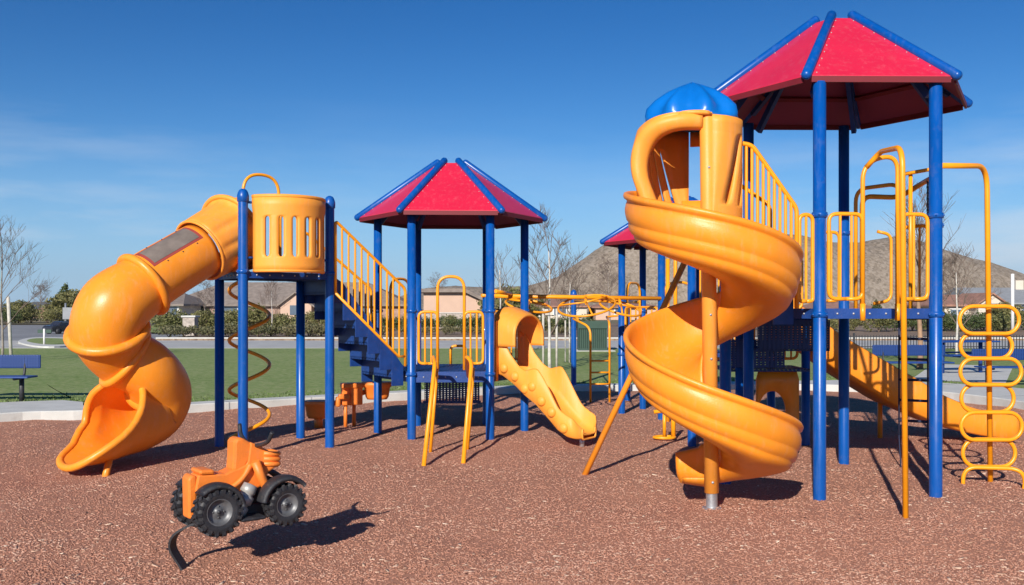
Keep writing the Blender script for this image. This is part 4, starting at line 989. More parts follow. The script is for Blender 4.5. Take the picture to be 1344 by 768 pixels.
# ================================================================== OVERHEAD RING LADDER
oh = thing('overhead_ladder', 'yellow overhead beam with big hand rings between the middle and far towers', 'monkey bars', (1.0, 14, 0))
m = MB(); A = V(-.30, 13.35, 1.775); B = V(2.15, 14.0, 1.745); m.tube([A, B], .030, 12); m.build('beam', 'yellow', oh)
m = MB(); m.tube([V(-.22, 12.9, 1.86 - .03), V(-.02, 13.38, 1.80)], .026, 8); m.tube([V(-.42, 13.4, 1.78), V(-.14, 13.6, 1.79)], .026, 8); m.build('end_bracket', 'yellow', oh)
for px, py, dd, rad, tx, ty in ((694, 401, 13.2, .32, R(14), R(10)), (770, 401, 13.45, .40, R(20), R(-9)), (814, 404, 13.7, .30, R(18), R(14))):
    c = P(px, py, dd); mt = Matrix.Rotation(ty, 3, 'Y') @ Matrix.Rotation(tx, 3, 'X'); m = MB()
    m.tube([c + mt @ V(rad * math.cos(2 * PI * k / 32), rad * math.sin(2 * PI * k / 32), 0) for k in range(32)], .016, 8, closed=True)
    for k in (0, 1, 2): a = 2 * PI * k / 3 + .6; m.tube([c + mt @ V(0, 0, .05), c + mt @ V(rad * math.cos(a), rad * math.sin(a), 0)], .013, 8)
    bz = A.lerp(B, (c.x - A.x) / (B.x - A.x)); m.tube([c + mt @ V(0, 0, .03), V(bz.x, bz.y, bz.z)], .022, 8)
    m.build('hand_ring', 'yellow', oh)
g = G(753, 513)
p1 = post(oh, g.x, g.y, 1.92, cap=True, r=.052); p2 = post(oh, 2.03, 17.0, 1.80, cap=True, r=.052)
m = MB(); x0, x1 = G(775, 527).x, G(800, 527).x; yl = G(775, 527).y
m.tube(fillet([V(x0 - .28, yl + .3, 1.42), V(x0, yl, 1.28), V(x0, yl, -.06)], .15), .020, 8); m.tube(fillet([V(x1, yl + .5, 1.45), V(x1, yl, 1.35), V(x1, yl, -.06)], .1), .020, 8)
for z in (.30, .50, .70): m.tube([V(x0, yl, z), V(x1, yl, z)], .015, 8)
m.build('access_ladder', 'yellow', oh)
m = MB(); m.tube([V(g.x, g.y, 1.45), V(x0 - .2, yl + .25, 1.42)], .018, 8); m.tube([V(2.03, 17, 1.5), V(x1, yl + .5, 1.45)], .018, 8); m.tube([V(2.03, 17.0, 1.72), V(2.1, 15.6, 1.70)], .026, 8); m.tube([V(g.x, g.y, 1.75), V(2.03, 17.0, 1.72)], .026, 8); m.build('link_rail', 'yellow', oh)

# ================================================================== SEESAW RIDER
sr = thing('seesaw', 'small orange three piece seesaw with bucket seats behind the blue posts', 'seesaw', tuple(G(456, 560)))
sc = V(*G(457, 558).xy, 0)
m = MB(); d = 12.98
pa, pb = P(418, 552, 13.25), P(495, 512, 13.35)
m.tube([V(sc.x - .35, sc.y + .1, .24), V(sc.x + .42, sc.y + .1, .52)], .035, 10); bm_ = m.build('beam', 'rider', sr)
m = MB()
for x in (-.04, .06): m.tube([V(sc.x + x, sc.y + .06 + x, -.06), V(sc.x + x, sc.y + .06 + x, .34)], .026, 10)
m.build('leg', 'rider', sr)
m = MB(); m.box((sc.x + .0, sc.y + .02, .40), (.20, .10, .26), R(20)); m.box((sc.x + .10, sc.y + .03, .42), (.16, .18, .28), R(20)); m.box((sc.x + .05, sc.y, .545), (.30, .20, .07), R(20)); m.box((sc.x - .04, sc.y - .08, .40), (.16, .09, .07), R(20)); m.tube([V(sc.x - .12, sc.y - .1, .40), V(sc.x - .12, sc.y - .1, .26)], .035, 10)
m.build('body', 'rider', sr, bevel=.018)
for c, z in ((pa, .10), (pb, .30)):
    m = MB(); rows = []
    for rr_, zz in ((.02, .0), (.12, .0), (.14, .04), (.155, .16), (.19, .19), (.19, .235), (.17, .24), (.02, .225)):
        rows.append([V(c.x + rr_ * 1.15 * math.copysign(abs(math.cos(a)) ** .7, math.cos(a)), c.y + rr_ * .8 * math.sin(a), z + zz + (.05 if c is pb else 0)) for a in [2 * PI * k / 24 for k in range(24)]])
    m.grid(rows, True); m.build('seat', 'rider', sr)
m = MB(); m.tube([V(pb.x, pb.y, .36), V(sc.x + .42, sc.y + .1, .50)], .03, 8); m.tube([V(pa.x, pa.y, -.05), V(pa.x, pa.y, .14)], .06, 10); m.build('seat_stem', 'rider', sr)

# ================================================================== QUAD BIKE RIDER (built in its own space: x forward, z up)
qb = local('spring_rider', 'orange quad bike rider with black tyres on a bent black strap', 'spring rider')
def prof_body(outline, y0, y1, name, mat, parent, bevel=.012, taper=None):
    m = MB(); n_ = len(outline); vs_ = [V(x, y0, z) for x, z in outline] + [V(x, y1, z) for x, z in outline]
    m.add(vs_, [tuple(range(n_)), tuple(reversed(range(n_, 2 * n_)))] + [(i, n_ + i, n_ + (i + 1) % n_, (i + 1) % n_) for i in range(n_)], True)
    return m.build(name, mat, parent, bevel=bevel)
body = prof_body([(-.10, .50), (-.08, .605), (.02, .60), (.10, .595), (.155, .615), (.185, .62), (.25, .645), (.27, .785), (.32, .765), (.42, .705), (.47, .675), (.455, .605), (.40, .575), (.36, .49), (.30, .47), (.22, .46), (.10, .45), (-.02, .46)], -.072, .072, 'body', 'rider', qb)
prof_body([(-.075, .605), (-.075, .638), (.02, .632), (.03, .60)], -.085, .085, 'seat_bolster', 'rider', body, .015)
prof_body([(-.135, .33), (-.14, .585), (-.115, .61), (-.085, .60), (-.08, .33)], -.062, .062, 'tail_panel', 'rider', body, .014)
prof_body([(.150, .60), (.158, .70), (.160, .79), (.175, .815), (.215, .820), (.245, .80), (.30, .765), (.30, .70), (.24, .62), (.20, .60)], -.066, .066, 'front_cowl', 'rider', body, .02)
for z in (.690, .655, .622):
    m = MB(); m.tube([V(.36, -.07, z + .012), V(.46, -.078, z), V(.48, -.045, z), V(.48, .045, z), V(.46, .078, z), V(.36, .07, z + .012)], .0165, 10); m.build('nose_rib', 'rider', body)
m = MB(); m.tube(fillet([V(.29, -.10, .66), V(.34, -.105, .53), V(.37, -.10, .48)], .04), .03, 10); m.tube(fillet([V(.29, .10, .66), V(.34, .105, .53), V(.37, .10, .48)], .04), .03, 10); m.build('fork_cover', 'rider', body)
m = MB(); m.tube(catmull([V(.335, -.27, .865), V(.325, -.22, .80), V(.315, -.11, .765), V(.31, 0, .755), V(.315, .11, .765), V(.325, .22, .80), V(.335, .27, .865)], 4), .014, 10); m.tube([V(.31, 0, .755), V(.35, 0, .64)], .022, 10)
hb = m.build('handlebar', 'black', qb)
m = MB(); m.box((.20, 0, .335), (.56, .22, .10)); m.box((.22, 0, .42), (.24, .13, .12)); m.box((.225, -.165, .315), (.17, .15, .025)); m.box((.225, .165, .315), (.17, .15, .025)); ch = m.build('chassis', 'black', qb, bevel=.015)
m = MB()
for s_ in (-1, 1):
    a = V(.155, s_ * .118, .33); b_ = V(.265, s_ * .128, .55); q = b_ - a
    m.lathe([(.001, 0), (.052, 0), (.055, .06), (.042, .066), (.042, .078), (.058, .086), (.058, .135), (.044, .141), (.044, .152), (.052, .160), (.046, .21), (.001, .215)], a, 18, axis=q)
m.build('engine', 'grey_met', qb)
for s_ in (-1, 1):
    m = MB(); m.tube(catmull([V(.27, s_ * .075, .64), V(.21, s_ * .09, .56), V(.12, s_ * .085, .50), V(.02, s_ * .078, .50)], 5), [.020 if k_ < 4 else .017 for k_ in range(16)], 8); m.build('body_rib', 'rider', body)
tyre0 = None
def tyre(parent):
    m = MB(); rT, wT = .142, .105; prof = [(.082, -.045), (.10, -.052), (.125, -.050), (.136, -.036), (.140, 0), (.136, .036), (.125, .050), (.10, .052), (.082, .045), (.078, 0), (.082, -.045)]
    m.lathe(prof, (0, 0, 0), 40, axis=(0, 1, 0))
    for k in range(18):
        for s_ in (-1, 1):
            a = 2 * PI * (k + (.5 if s_ > 0 else 0)) / 18; rm = Matrix.Rotation(-a, 3, 'Y')
            m.box(rm @ V(.139, s_ * .024, 0), (.020, .046, .022), rot=rm @ Matrix.Rotation(s_ * .5, 3, 'X'))
            m.box(rm @ V(.126, s_ * .050, 0), (.026, .012, .020), rot=rm)
    w_ = m.build('wheel', 'black', parent)
    m = MB(); 
    for s_ in (-1, 1):
        m.lathe([(.001, s_ * .022), (.018, s_ * .026), (.020, s_ * .020), (.045, s_ * .012), (.066, s_ * .016), (.074, s_ * .040), (.082, s_ * .046), (.084, s_ * .040)], (0, 0, 0), 28, axis=(0, 1, 0))
        for k in range(4): a = 2 * PI * k / 4; m.lathe([(.005, 0), (.005, .005), (.0005, .006)], V(.034 * math.cos(a), s_ * .016, .034 * math.sin(a)), 6, axis=(0, s_, 0))
    m.build('rim', 'rim_grey', w_)
    m = MB(); m.lathe([(.001, -.034), (.012, -.032), (.013, -.02)], (0, 0, 0), 12, axis=(0, 1, 0)); m.lathe([(.013, .02), (.012, .032), (.001, .034)], (0, 0, 0), 12, axis=(0, 1, 0)); m.build('hub', 'iron', w_)
    return w_
w0 = tyre(qb)
for i, (x, y) in enumerate(((0, -.19), (0, .19), (.46, -.19), (.46, .19))):
    w_ = w0 if i == 0 else copy_tree(w0, qb)
    w_.location = (x, y, .385 if x == 0 else .375); w_.scale = (1.04,) * 3 if x == 0 else (.93,) * 3
m = MB()
for x in (0, .46): m.tube([V(x, -.2, .38), V(x, .2, .38)], .018, 8)
m.build('axle', 'iron', qb)
for s_ in (-1, 1):
    for x, a0_, a1_ in ((0, 8, 135), (.46, 40, 172)):
        m = MB(); rows = []
        for k in range(17):
            a = R(a0_ + (a1_ - a0_) * k / 16); ce = V(x, s_ * .182, .385); er = V(math.cos(a), 0, math.sin(a)); rr_ = .168
            rows.append([ce + er * (rr_ + dr) + V(0, dy, 0) for dr, dy in ((-.022, -.062), (0, -.060), (.010, -.045), (.014, 0), (.010, .045), (0, .060), (-.022, .062), (-.014, .052), (.0, .0), (-.014, -.052))])
        m.grid(rows, True); n_ = 10; m.f.append(tuple(range(n_))); m.fl.append(True); m.f.append(tuple(16 * n_ + q for q in reversed(range(n_)))); m.fl.append(True)
        m.build('fender', 'black', qb)
m = MB(); sp3 = catmull([V(.15, 0, .285), V(0, .03, .285), V(-.076, .083, .262), V(-.147, .15, .20), V(-.158, .18, .11), V(-.105, .154, 0), V(-.08, .13, -.05)], 6); rows = []
for i, p in enumerate(sp3):
    t = (sp3[min(i + 1, len(sp3) - 1)] - sp3[max(i - 1, 0)]).normalized(); sd_ = V(.707, .707, 0); nn = t.cross(sd_).normalized()
    rows.append([p + sd_ * a * .044 + nn * b_ * .007 for a, b_ in ((-1, -1), (1, -1), (1, 1), (-1, 1))])
m.grid(rows, True); m.fl = [True] * len(m.fl); m.build('spring_strap', 'black', qb)
qb.location = (-1.895, 6.0, 0.0); qb.rotation_euler.z = R(38); qb.scale = (.955, .955, .965)

# ================================================================== BENCHES
def bench():
    r_ = local('park_bench', 'dark blue perforated metal bench on the concrete pad at the left edge', 'bench', 'blue metal benches round the playground')
    m = MB(); m.box((0, .16, .66), (1.75, .035, .22)); m.build('backrest', 'perf', r_, bevel=.04)
    m = MB(); m.box((0, -.10, .43), (1.75, .34, .03)); m.build('seat', 'dblue', r_, bevel=.012)
    for x in (-.62, .62):
        m = MB(); m.tube([V(x, .05, 0), V(x, .05, .42)], .04, 10); m.tube(fillet([V(x, -.2, .40), V(x, .12, .40), V(x, .185, .75)], .08), .022, 8); m.box((x, .05, .01), (.2, .2, .02)); m.build('leg', 'iron', r_)
    return r_
b1 = bench(); q = G(33, 526, .12); b1.location = (q.x - .70, q.y, .08)
b2 = copy_tree(b1); q = P(1197, 500, 19.3); b2.location = (q.x, 19.3, .1); b2.scale = (.84, 1, 1); b2['label'] = 'blue bench on the grass seen between the fire pole and the right post'
b3 = copy_tree(b1); q = P(1340, 500, 18.6); b3.location = (q.x, 18.6, -.05 + .1); b3['label'] = 'blue bench half cut by the right edge, behind the ring climber'
# picnic table
pt = local('picnic_table', 'blue picnic table standing behind the ring climber and right post', 'picnic table')
m = MB(); m.box((0, 0, .74), (1.5, .72, .035)); m.build('tabletop', 'dblue', pt, bevel=.01)
for s_ in (-1, 1): m = MB(); m.box((0, s_ * .62, .45), (1.5, .26, .03)); m.build('seat', 'dblue', pt, bevel=.01)
for x in (-.5, .5):
    m = MB(); m.tube([V(x, 0, 0), V(x, 0, .73)], .045, 10); m.tube([V(x, -.62, .42), V(x, .62, .42)], .028, 8); m.build('leg', 'dblue', pt)
q = P(1262, 490, 22.5); pt.location = (q.x, 22.5, .1); pt.rotation_euler.z = R(12)

# ================================================================== PLANTS AND TREES
def leafcloud(name, mat, parent, blobs, N, size, seed, shell=.55):
    r = np.random.default_rng(seed); vv = []
    wts = np.array([b[3] * b[4] * b[5] for b in blobs]); wts = wts / wts.sum(); cnt = (wts * N).astype(int)
    allc = []
    for (cx, cy, cz, rx, ry, rz), k in zip(blobs, cnt):
        d = r.normal(size=(k, 3)); d /= np.linalg.norm(d, axis=1)[:, None]; rad = shell + (1 - shell) * r.random(k) ** .6
        rad *= 1 + .18 * np.sin(d[:, 0] * 5 + seed) * np.cos(d[:, 2] * 4 + seed * 2) + .10 * r.normal(size=k)
        allc.append(np.array([cx, cy, cz]) + d * rad[:, None] * np.array([rx, ry, rz]))
    c = np.concatenate(allc); c = c[c[:, 2] > .02]; k = len(c)
    a = r.normal(size=(k, 3)); a /= np.linalg.norm(a, axis=1)[:, None]; b = np.cross(a, r.normal(size=(k, 3))); b /= np.linalg.norm(b, axis=1)[:, None]
    s = (size * (.6 + .8 * r.random(k)))[:, None]
    v = np.stack([c - a * s, c + b * s * .45, c + a * s, c - b * s * .45], 1).reshape(-1, 3)
    me = bpy.data.meshes.new(name); me.vertices.add(len(v)); me.vertices.foreach_set('co', v.ravel().astype(np.float32)); me.loops.add(4 * k); me.loops.foreach_set('vertex_index', np.arange(4 * k).astype(np.int32))
    me.polygons.add(k); me.polygons.foreach_set('loop_start', (np.arange(k) * 4).astype(np.int32)); me.polygons.foreach_set('loop_total', np.full(k, 4, dtype=np.int32)); me.update(calc_edges=True)
    me.materials.append(M[mat]); ob = bpy.data.objects.new(name, me); COL.objects.link(ob)
    if parent: ob.parent = parent
    return ob
def shrub(seed, mat, w_, h_, N=1500, size=.09):
    r = random.Random(seed); root = local('shrub', 'shrub', 'shrub')
    bl = [(r.uniform(-.5, .5) * w_, r.uniform(-.3, .3) * w_, h_ * r.uniform(.3, .68), w_ * r.uniform(.25, .42), w_ * r.uniform(.25, .4), h_ * r.uniform(.25, .38)) for _ in range(6)]
    leafcloud('foliage', mat, root, bl, N, size, seed)
    m = MB()
    for k in range(5): a = r.random() * 6.3; m.tube([V(0, 0, -.05), V(math.cos(a) * w_ * .12, math.sin(a) * w_ * .12, h_ * .3), V(math.cos(a) * w_ * .3, math.sin(a) * w_ * .3, h_ * .6)], [.03, .02, .008], 5)
    m.build('stem', 'twig', root); return root
protos = [shrub(11, 'leaf', 2.2, 1.6), shrub(12, 'leaf', 2.6, 1.35), shrub(13, 'leafo', 1.7, 1.9), shrub(14, 'leafd', 2.4, 1.5), shrub(15, 'leafp', 1.5, .7, 700, .07)]
used = set()
def place(k, x, y, s, label, group, z=.1, sz=None):
    o = protos[k] if k not in used else copy_tree(protos[k]); used.add(k)
    o.location = (x, y, z); sz = sz or s; o.scale = (s, s, sz); o.rotation_euler.z = random.random() * 6.28; o['label'] = label; o['group'] = group; o['category'] = 'shrub'; return o
r_ = random.Random(5)
for i in range(17):      # tall shrubs before the brown house
    px = 222 + i * 15.5 + r_.uniform(-4, 4); d = 62 + r_.uniform(-3, 3); s = r_.uniform(.62, .98); k = r_.choice([0, 2, 2, 0, 1])
    place(k, (px - 672) / F * d, d, s, 'green shrub in the long bed before the brown roofed house', 'shrubs in the bed before the brown roofed house')
for i in range(15):
    px = 222 + i * 17 + r_.uniform(-4, 4); d = 51 + r_.uniform(-1, 1); place(4, (px - 672) / F * d, d, r_.uniform(.7, 1.1), 'low pale shrub at the front of the bed along the pavement', 'low shrubs along the pavement')
for i in range(15):      # dark trimmed hedge plants behind the middle tower
    px = 470 + i * 20.5 + r_.uniform(-3, 3); d = 66 + r_.uniform(-1, 1); place(3 if i % 3 else 0, (px - 672) / F * d, d, r_.uniform(.62, .78), 'dark green hedge shrub in the row behind the middle tower', 'hedge shrubs behind the middle tower')
for i in range(11):
    px = 478 + i * 27 + r_.uniform(-5, 5); d = 55; place(4, (px - 672) / F * d, d, r_.uniform(.6, .9), 'low plant in the brown bed before the dark hedge', 'low plants before the dark hedge')
for i in range(17):      # shrubs beyond the fence, right
    px = 985 + i * 23.5 + r_.uniform(-5, 5); d = 64 + r_.uniform(-4, 4); place(r_.choice([0, 2, 3, 1]), (px - 672) / F * d, d, r_.uniform(.6, .98), 'shrub beyond the iron fence on the right', 'shrubs beyond the iron fence')
for i in range(9):       # far shrubs beyond parking
    px = -10 + i * 17 + r_.uniform(-5, 5); d = 97 + r_.uniform(-3, 5); place(r_.choice([2, 0, 3]), (px - 672) / F * d, d, r_.uniform(.7, 1.05), 'shrub on the far side of the parking area', 'shrubs beyond the parking area')

def bare_tree(seed, h, trunk_r, levels=5, spread=.55, mat='bark', trunkfrac=.32, wide=1.0, twigmat='twig', first=7, stake=False, ttip=.25):
    r = random.Random(seed); root = local('bare_tree', 'tree', 'tree'); tk = MB(); br = MB()
    def grow(p, d, ln, rad, lv, mb_):
        pts = [p]; rs = [rad]; cur = p.copy(); dd = d.copy()
        for k in range(3):
            dd = (dd + V(r.uniform(-1, 1), r.uniform(-1, 1), r.uniform(-.3, .8)) * .13).normalized(); cur = cur + dd * ln / 3; pts.append(cur.copy()); rs.append(rad * (1 - .45 * (k + 1) / 3))
        mb_.tube(pts, rs, 6 if lv > 2 else (4 if lv > 0 else 3), cap=False)
        if lv <= 0: return
        for k in range(r.choice([3, 3, 4]) if lv > 1 else r.choice([3, 4, 5])):
            t = r.uniform(.35, 1.0); i = min(2, int(t * 3)); q = pts[i].lerp(pts[i + 1], t * 3 - i); a = r.random() * 2 * PI
            side = V(math.cos(a) * wide, math.sin(a) * wide, 0); nd_ = (dd * (1 - spread) + side * spread + V(0, 0, .18)).normalized()
            grow(q, nd_, ln * r.uniform(.55, .8), max(.0045, rad * .5), lv - 1, mb_)
    base = V(0, 0, -.1); tp = [base]; cur = base.copy()
    H = h * .8
    for k in range(6): cur = cur + V(r.uniform(-.03, .03) * h * .25, r.uniform(-.03, .03) * h * .25, H / 6); tp.append(cur.copy())
    rs = [trunk_r * (1.15 if k == 0 else 1) * (1 - (1 - ttip) * k / 6) for k in range(7)]; tk.tube(tp, rs, 9)
    for k in range(first + 3):
        t = trunkfrac + (1 - trunkfrac) * (k / (first + 2)); i = min(5, int(t * 6)); q = tp[i].lerp(tp[i + 1], t * 6 - i); a = k * 2.4 + r.uniform(-.4, .4)
        d = V(math.cos(a) * wide * (1.15 - .7 * t), math.sin(a) * wide * (1.15 - .7 * t), .75 + .5 * t).normalized(); grow(q, d, h * .27 * (1.15 - .55 * t), max(.008, trunk_r * (.42 - .22 * t)), levels - 2, br)
    tk.build('trunk', mat, root); br.build('crown', twigmat, root)
    if stake:
        for s_ in (-1, 1): m = MB(); m.tube([V(s_ * .16, .1, -.1), V(s_ * .16, .1, 1.5)], .028, 8); m.build('stake', 'stake', root)
        m = MB(); m.tube([V(-.16, .1, 1.35), V(0, -.03, 1.33), V(.16, .1, 1.35)], .008, 6); m.build('tie', 'black', root)
    return root
def put(o, px, d, label, z=.1, rz=0, s=1, group=None):
    o.location = ((px - 672) / F * d, d, z); o.rotation_euler.z = rz; o.scale = (s,) * 3; o['label'] = label
    if group: o['group'] = group
    return o
T_a = bare_tree(21, 3.7, .045, 5, mat='birch', stake=True, wide=.75, first=5); put(T_a, 722, 23, 'slender pale staked tree without leaves, tallest behind the overhead rings')
T_b = bare_tree(22, 4.3, .045, 5, wide=.8, spread=.5); put(T_b, 3, 27, 'bare tree standing behind the bench at the left edge', s=.9)
m = MB(); q = G(15, 472, .1); m.tube([V(q.x, q.y, 0), V(q.x - .1, q.y, 1.95)], .05, 8); m.build('tree_stake_post', 'stake', None); tag(bpy.data.objects['tree_stake_post'], 'pale wooden stake standing beside the bare tree behind the left bench', 'stake')
T_c = copy_tree(T_a); put(T_c, 748, 27, 'small pale bare tree just right of the tallest staked tree', rz=2, s=.78)
T_d = bare_tree(23, 3.6, .05, 4, mat='birch', wide=.6); put(T_d, 655, 32, 'bare tree right of the middle tower, above the small slide hood')
T_e = bare_tree(24, 5.6, .09, 6, wide=1.1, spread=.6); put(T_e, 800, 78, 'wide bare tree behind the overhead beam, against the hill')
T_f = bare_tree(25, 3.4, .045, 5, mat='birch', wide=.8); put(T_f, 1256, 30, 'bare tree with thin white trunk left of the ring climber')
T_g = copy_tree(T_e); put(T_g, 1235, 60, 'wide brown bare tree beyond the iron fence on the right', rz=1.3, s=.85)
T_h = bare_tree(26, 4.4, .075, 5, mat='brownbrd', wide=.7, trunkfrac=.5); put(T_h, 1207, 24, 'bare tree with brown trunk behind the rope ladder')
T_i = copy_tree(T_e); put(T_i, 575, 80, 'bare tree rising before the peach house', rz=2.6, s=.75)
T_j = copy_tree(T_f); put(T_j, 357, 60, 'bare tree with white trunk in the bed between the left blue posts', rz=1.0, s=.98)
T_k = copy_tree(T_e); put(T_k, 268, 66, 'bare tree before the entry of the brown roofed house', rz=3.9, s=.62)
T_l = copy_tree(T_e); put(T_l, 690, 90, 'brown bare tree far behind the middle tower slide', rz=5.1, s=.62)
T_m = copy_tree(T_e); put(T_m, 745, 100, 'brown bare tree far behind the staked trees', rz=.5, s=.62)
T_n = copy_tree(T_e); put(T_n, 52, 112, 'brown bare tree beyond the parking area', rz=4.4, s=.8)
T_o = copy_tree(T_e); put(T_o, 430, 84, 'bare tree behind the stairs of the left tower', rz=.9, s=.75)

def green_tree(seed, h, w_, mat, conic=False):
    r = random.Random(seed); root = local('evergreen_tree', 'tree', 'tree'); bl = []
    for k in range(12):
        t = k / 11; rr_ = w_ * (.5 * (1 - t * .85) if conic else .36 * math.sin(PI * (.18 + .75 * t)) + .1)
        a = k * 2.4; bl.append((math.cos(a) * rr_ * .55, math.sin(a) * rr_ * .55, h * (.22 + .74 * t), rr_ * .75, rr_ * .75, h * .12))
    leafcloud('crown', mat, root, bl, 4500, .17, seed, .45)
    m = MB(); m.tube([V(0, 0, -.1), V(.05, 0, h * .5), V(0, .05, h * .9)], [.16, .1, .03], 8); m.build('trunk', 'bark', root); return root
E1 = green_tree(31, 4.3, 3.2, 'leafd', True); put(E1, 86, 110, 'tall dark evergreen beyond the parking area, left of the tube slide')
E2 = green_tree(32, 3.4, 5.5, 'leafo'); put(E2, 96, 106, 'round olive green tree right of the tall evergreen')
E3 = copy_tree(E2); put(E3, 26, 100, 'round green tree behind the parking area near the left bare tree', s=.66, rz=1)
E4 = copy_tree(E2); put(E4, 672, 76, 'loose green tree behind the small slide of the middle tower', s=.92, rz=2)
E5 = copy_tree(E2); put(E5, 1320, 72, 'round green shrub tree before the right houses', s=.55, rz=3)
E6 = copy_tree(E1); put(E6, 1150, 95, 'dark evergreen seen under the deck of the tall tower', s=.55, rz=2)

# ================================================================== BUILDINGS
def house(name, label, px0, px1, d, zr, ze, depth, wall, roof, hip=True, windows=(), doors=(), ov=.5, trim=True, chim=None, gable=None, z0=.1):
    x0, x1 = (px0 - 672) / F * d, (px1 - 672) / F * d; xc = (x0 + x1) / 2
    h = thing(name, label, 'house', (xc, d + depth / 2, z0)); w_ = x1 - x0
    m = MB(); m.box((xc, d + depth / 2, (ze + z0) / 2), (w_, depth, ze - z0)); wl = m.build('wall', wall, h)
    m = MB(); a, b, c, e = V(x0 - ov, d - ov, ze), V(x1 + ov, d - ov, ze), V(x1 + ov, d + depth + ov, ze), V(x0 - ov, d + depth + ov, ze)
    ins = min(w_ * .3, depth * .5) if hip else 0; r0, r1 = V(x0 - ov * (not hip) + ins, d + depth / 2, zr), V(x1 + ov * (not hip) - ins, d + depth / 2, zr); dn = V(0, 0, .18)
    m.add([a, b, c, e, r0, r1, a - dn, b - dn, c - dn, e - dn], [(0, 1, 5, 4), (1, 2, 5), (2, 3, 4, 5), (3, 0, 4), (6, 7, 1, 0), (7, 8, 2, 1), (8, 9, 3, 2), (9, 6, 0, 3), (9, 8, 7, 6)], True)
    rf = m.build('roof', roof, h)
    if chim is not None:
        m = MB(); cx_ = (chim - 672) / F * (d + depth / 2); m.box((cx_, d + depth / 2 - .5, zr + .1), (1.0, 1.0, 1.6)); m.build('chimney', wall, rf)
    for (wx, wz, ww, wh) in windows:
        X = (wx - 672) / F * d; m = MB(); m.box((X, d - .03, wz), (ww + .3, .08, wh + .3)); f_ = m.build('window', 'wtrim', h); m = MB(); m.box((X, d - .09, wz), (ww, .05, wh)); m.build('pane', 'glass', f_)
    for (wx, wz, ww, wh) in doors:
        X = (wx - 672) / F * d; m = MB(); m.box((X, d - .05, wz), (ww, .1, wh)); m.build('door', 'dark', h)
    if gable:
        for gx0, gx1, gz, pz, dep, gw in gable:
            X0, X1 = (gx0 - 672) / F * d, (gx1 - 672) / F * d; m = MB(); y = d - dep; xm = (X0 + X1) / 2
            m.add([V(X0, y, z0), V(X1, y, z0), V(X1, y, gz), V(xm, y, pz), V(X0, y, gz), V(X0, d + depth * .4, z0), V(X1, d + depth * .4, z0), V(X1, d + depth * .4, gz), V(xm, d + depth * .4, pz), V(X0, d + depth * .4, gz)],
                  [(0, 1, 2, 3, 4), (0, 4, 9, 5), (1, 6, 7, 2), (5, 9, 8, 7, 6)], True); m.build('gable_wall', gw, h)
            m = MB(); o_ = .35
            for sx, X in ((-1, X0), (1, X1)):
                e_ = V(X + sx * o_, y - o_, gz - .15); t_ = V(xm, y - o_, pz + .12); e2_ = V(X + sx * o_, d + depth * .45, gz - .15); t2_ = V(xm, d + depth * .45, pz + .12); dn = V(0, 0, .16)
                m.add([e_, t_, t2_, e2_, e_ - dn, t_ - dn, t2_ - dn, e2_ - dn], [(0, 1, 2, 3), (4, 7, 6, 5), (0, 4, 5, 1), (3, 2, 6, 7), (0, 3, 7, 4)], True)
            m.build('gable_roof', roof, rf)
            m = MB(); m.box((xm, y - .03, gz - .55), (1.1, .06, .9)); m.build('window', 'glass', h)
    return h
house('house', 'long brown shingled house with cream and brick front, left of the middle tower', 222, 530, 92, 4.2, 2.0, 8, 'brickw', 'shingle', True, windows=((300, 1.3, 1.6, 1.0), (470, 1.4, 2.0, 1.0), (445, 1.4, 1.2, 1.0)), gable=((372, 412, 2.0, 3.1, 1.2, 'stucco'), (205, 240, 1.9, 3.3, 2.0, 'stucco2')), doors=((262, 1.1, 1.2, 1.9),))
h_ = house('house', 'pale garage wing with dark openings seen beside the tube slide', 186, 236, 86, 3.0, 2.0, 9, 'stucco2', 'shingle', True, windows=((226, 1.3, .9, .9),), doors=((196, .95, 1.8, 1.6), (212, .95, .7, 1.6)))
ph = thing('house', 'peach stucco house with plain wall behind the middle tower', 'house', (-4.1, 80, .1))
pg = [(556, 384), (609, 384), (648, 402)]; pp_ = [(P(a, b, 76).x, P(a, b, 76).z) for a, b in pg]; pw = [(pp_[0][0], .1)] + [(pp_[2][0], .1), (pp_[2][0], pp_[2][1])] + [pp_[1], pp_[0]]
m = MB(); vs_ = [V(x, y, z) for y in (76, 86) for x, z in pw]; m.add(vs_, [(0, 1, 2, 3, 4), (9, 8, 7, 6, 5)] + [(i, 5 + i, 5 + (i + 1) % 5, (i + 1) % 5) for i in range(5)], True); m.build('wall', 'stucco', ph)
m = MB(); rl = [(pp_[0][0] - .5, pp_[0][1]), (pp_[1][0] + .1, pp_[1][1]), (pp_[2][0] + .5, pp_[2][1] - .22)]
for (xa, za), (xb, zb) in zip(rl, rl[1:]):
    m.add([V(x, y, z + dz) for y in (75.5, 86.5) for x, z, dz in ((xa, za, .01), (xb, zb, .01), (xb, zb, .30), (xa, za, .30))], [(0, 1, 2, 3), (7, 6, 5, 4), (3, 2, 6, 7), (0, 4, 5, 1), (0, 3, 7, 4), (1, 5, 6, 2)], True)
m.build('roof', 'shingle', ph)
bw = thing('block_wall', 'low grey brown block wall before the peach house', 'wall', (-4, 72, .1))
m = MB(); m.box((P(596, 0, 72).x, 72, .68), (7.4, .25, 1.16)); m.build('wall', 'stone', bw); m = MB(); m.box((P(596, 0, 72).x, 72, 1.28), (7.5, .34, .06)); m.build('coping', 'concrete', bw)
house('house', 'terracotta roofed house far behind the overhead ladder', 676, 770, 130, 2.95, 1.95, 12, 'stucco2', 'shingle2', True, windows=((735, 1.3, 1.6, 1.0), (705, 1.3, 1.6, 1.0)))
house('house', 'pale house with tile roof partly hidden by the far tower', 782, 862, 128, 2.6, 1.85, 12, 'stucco', 'shingle2', True, windows=((815, 1.3, 1.5, .9),))
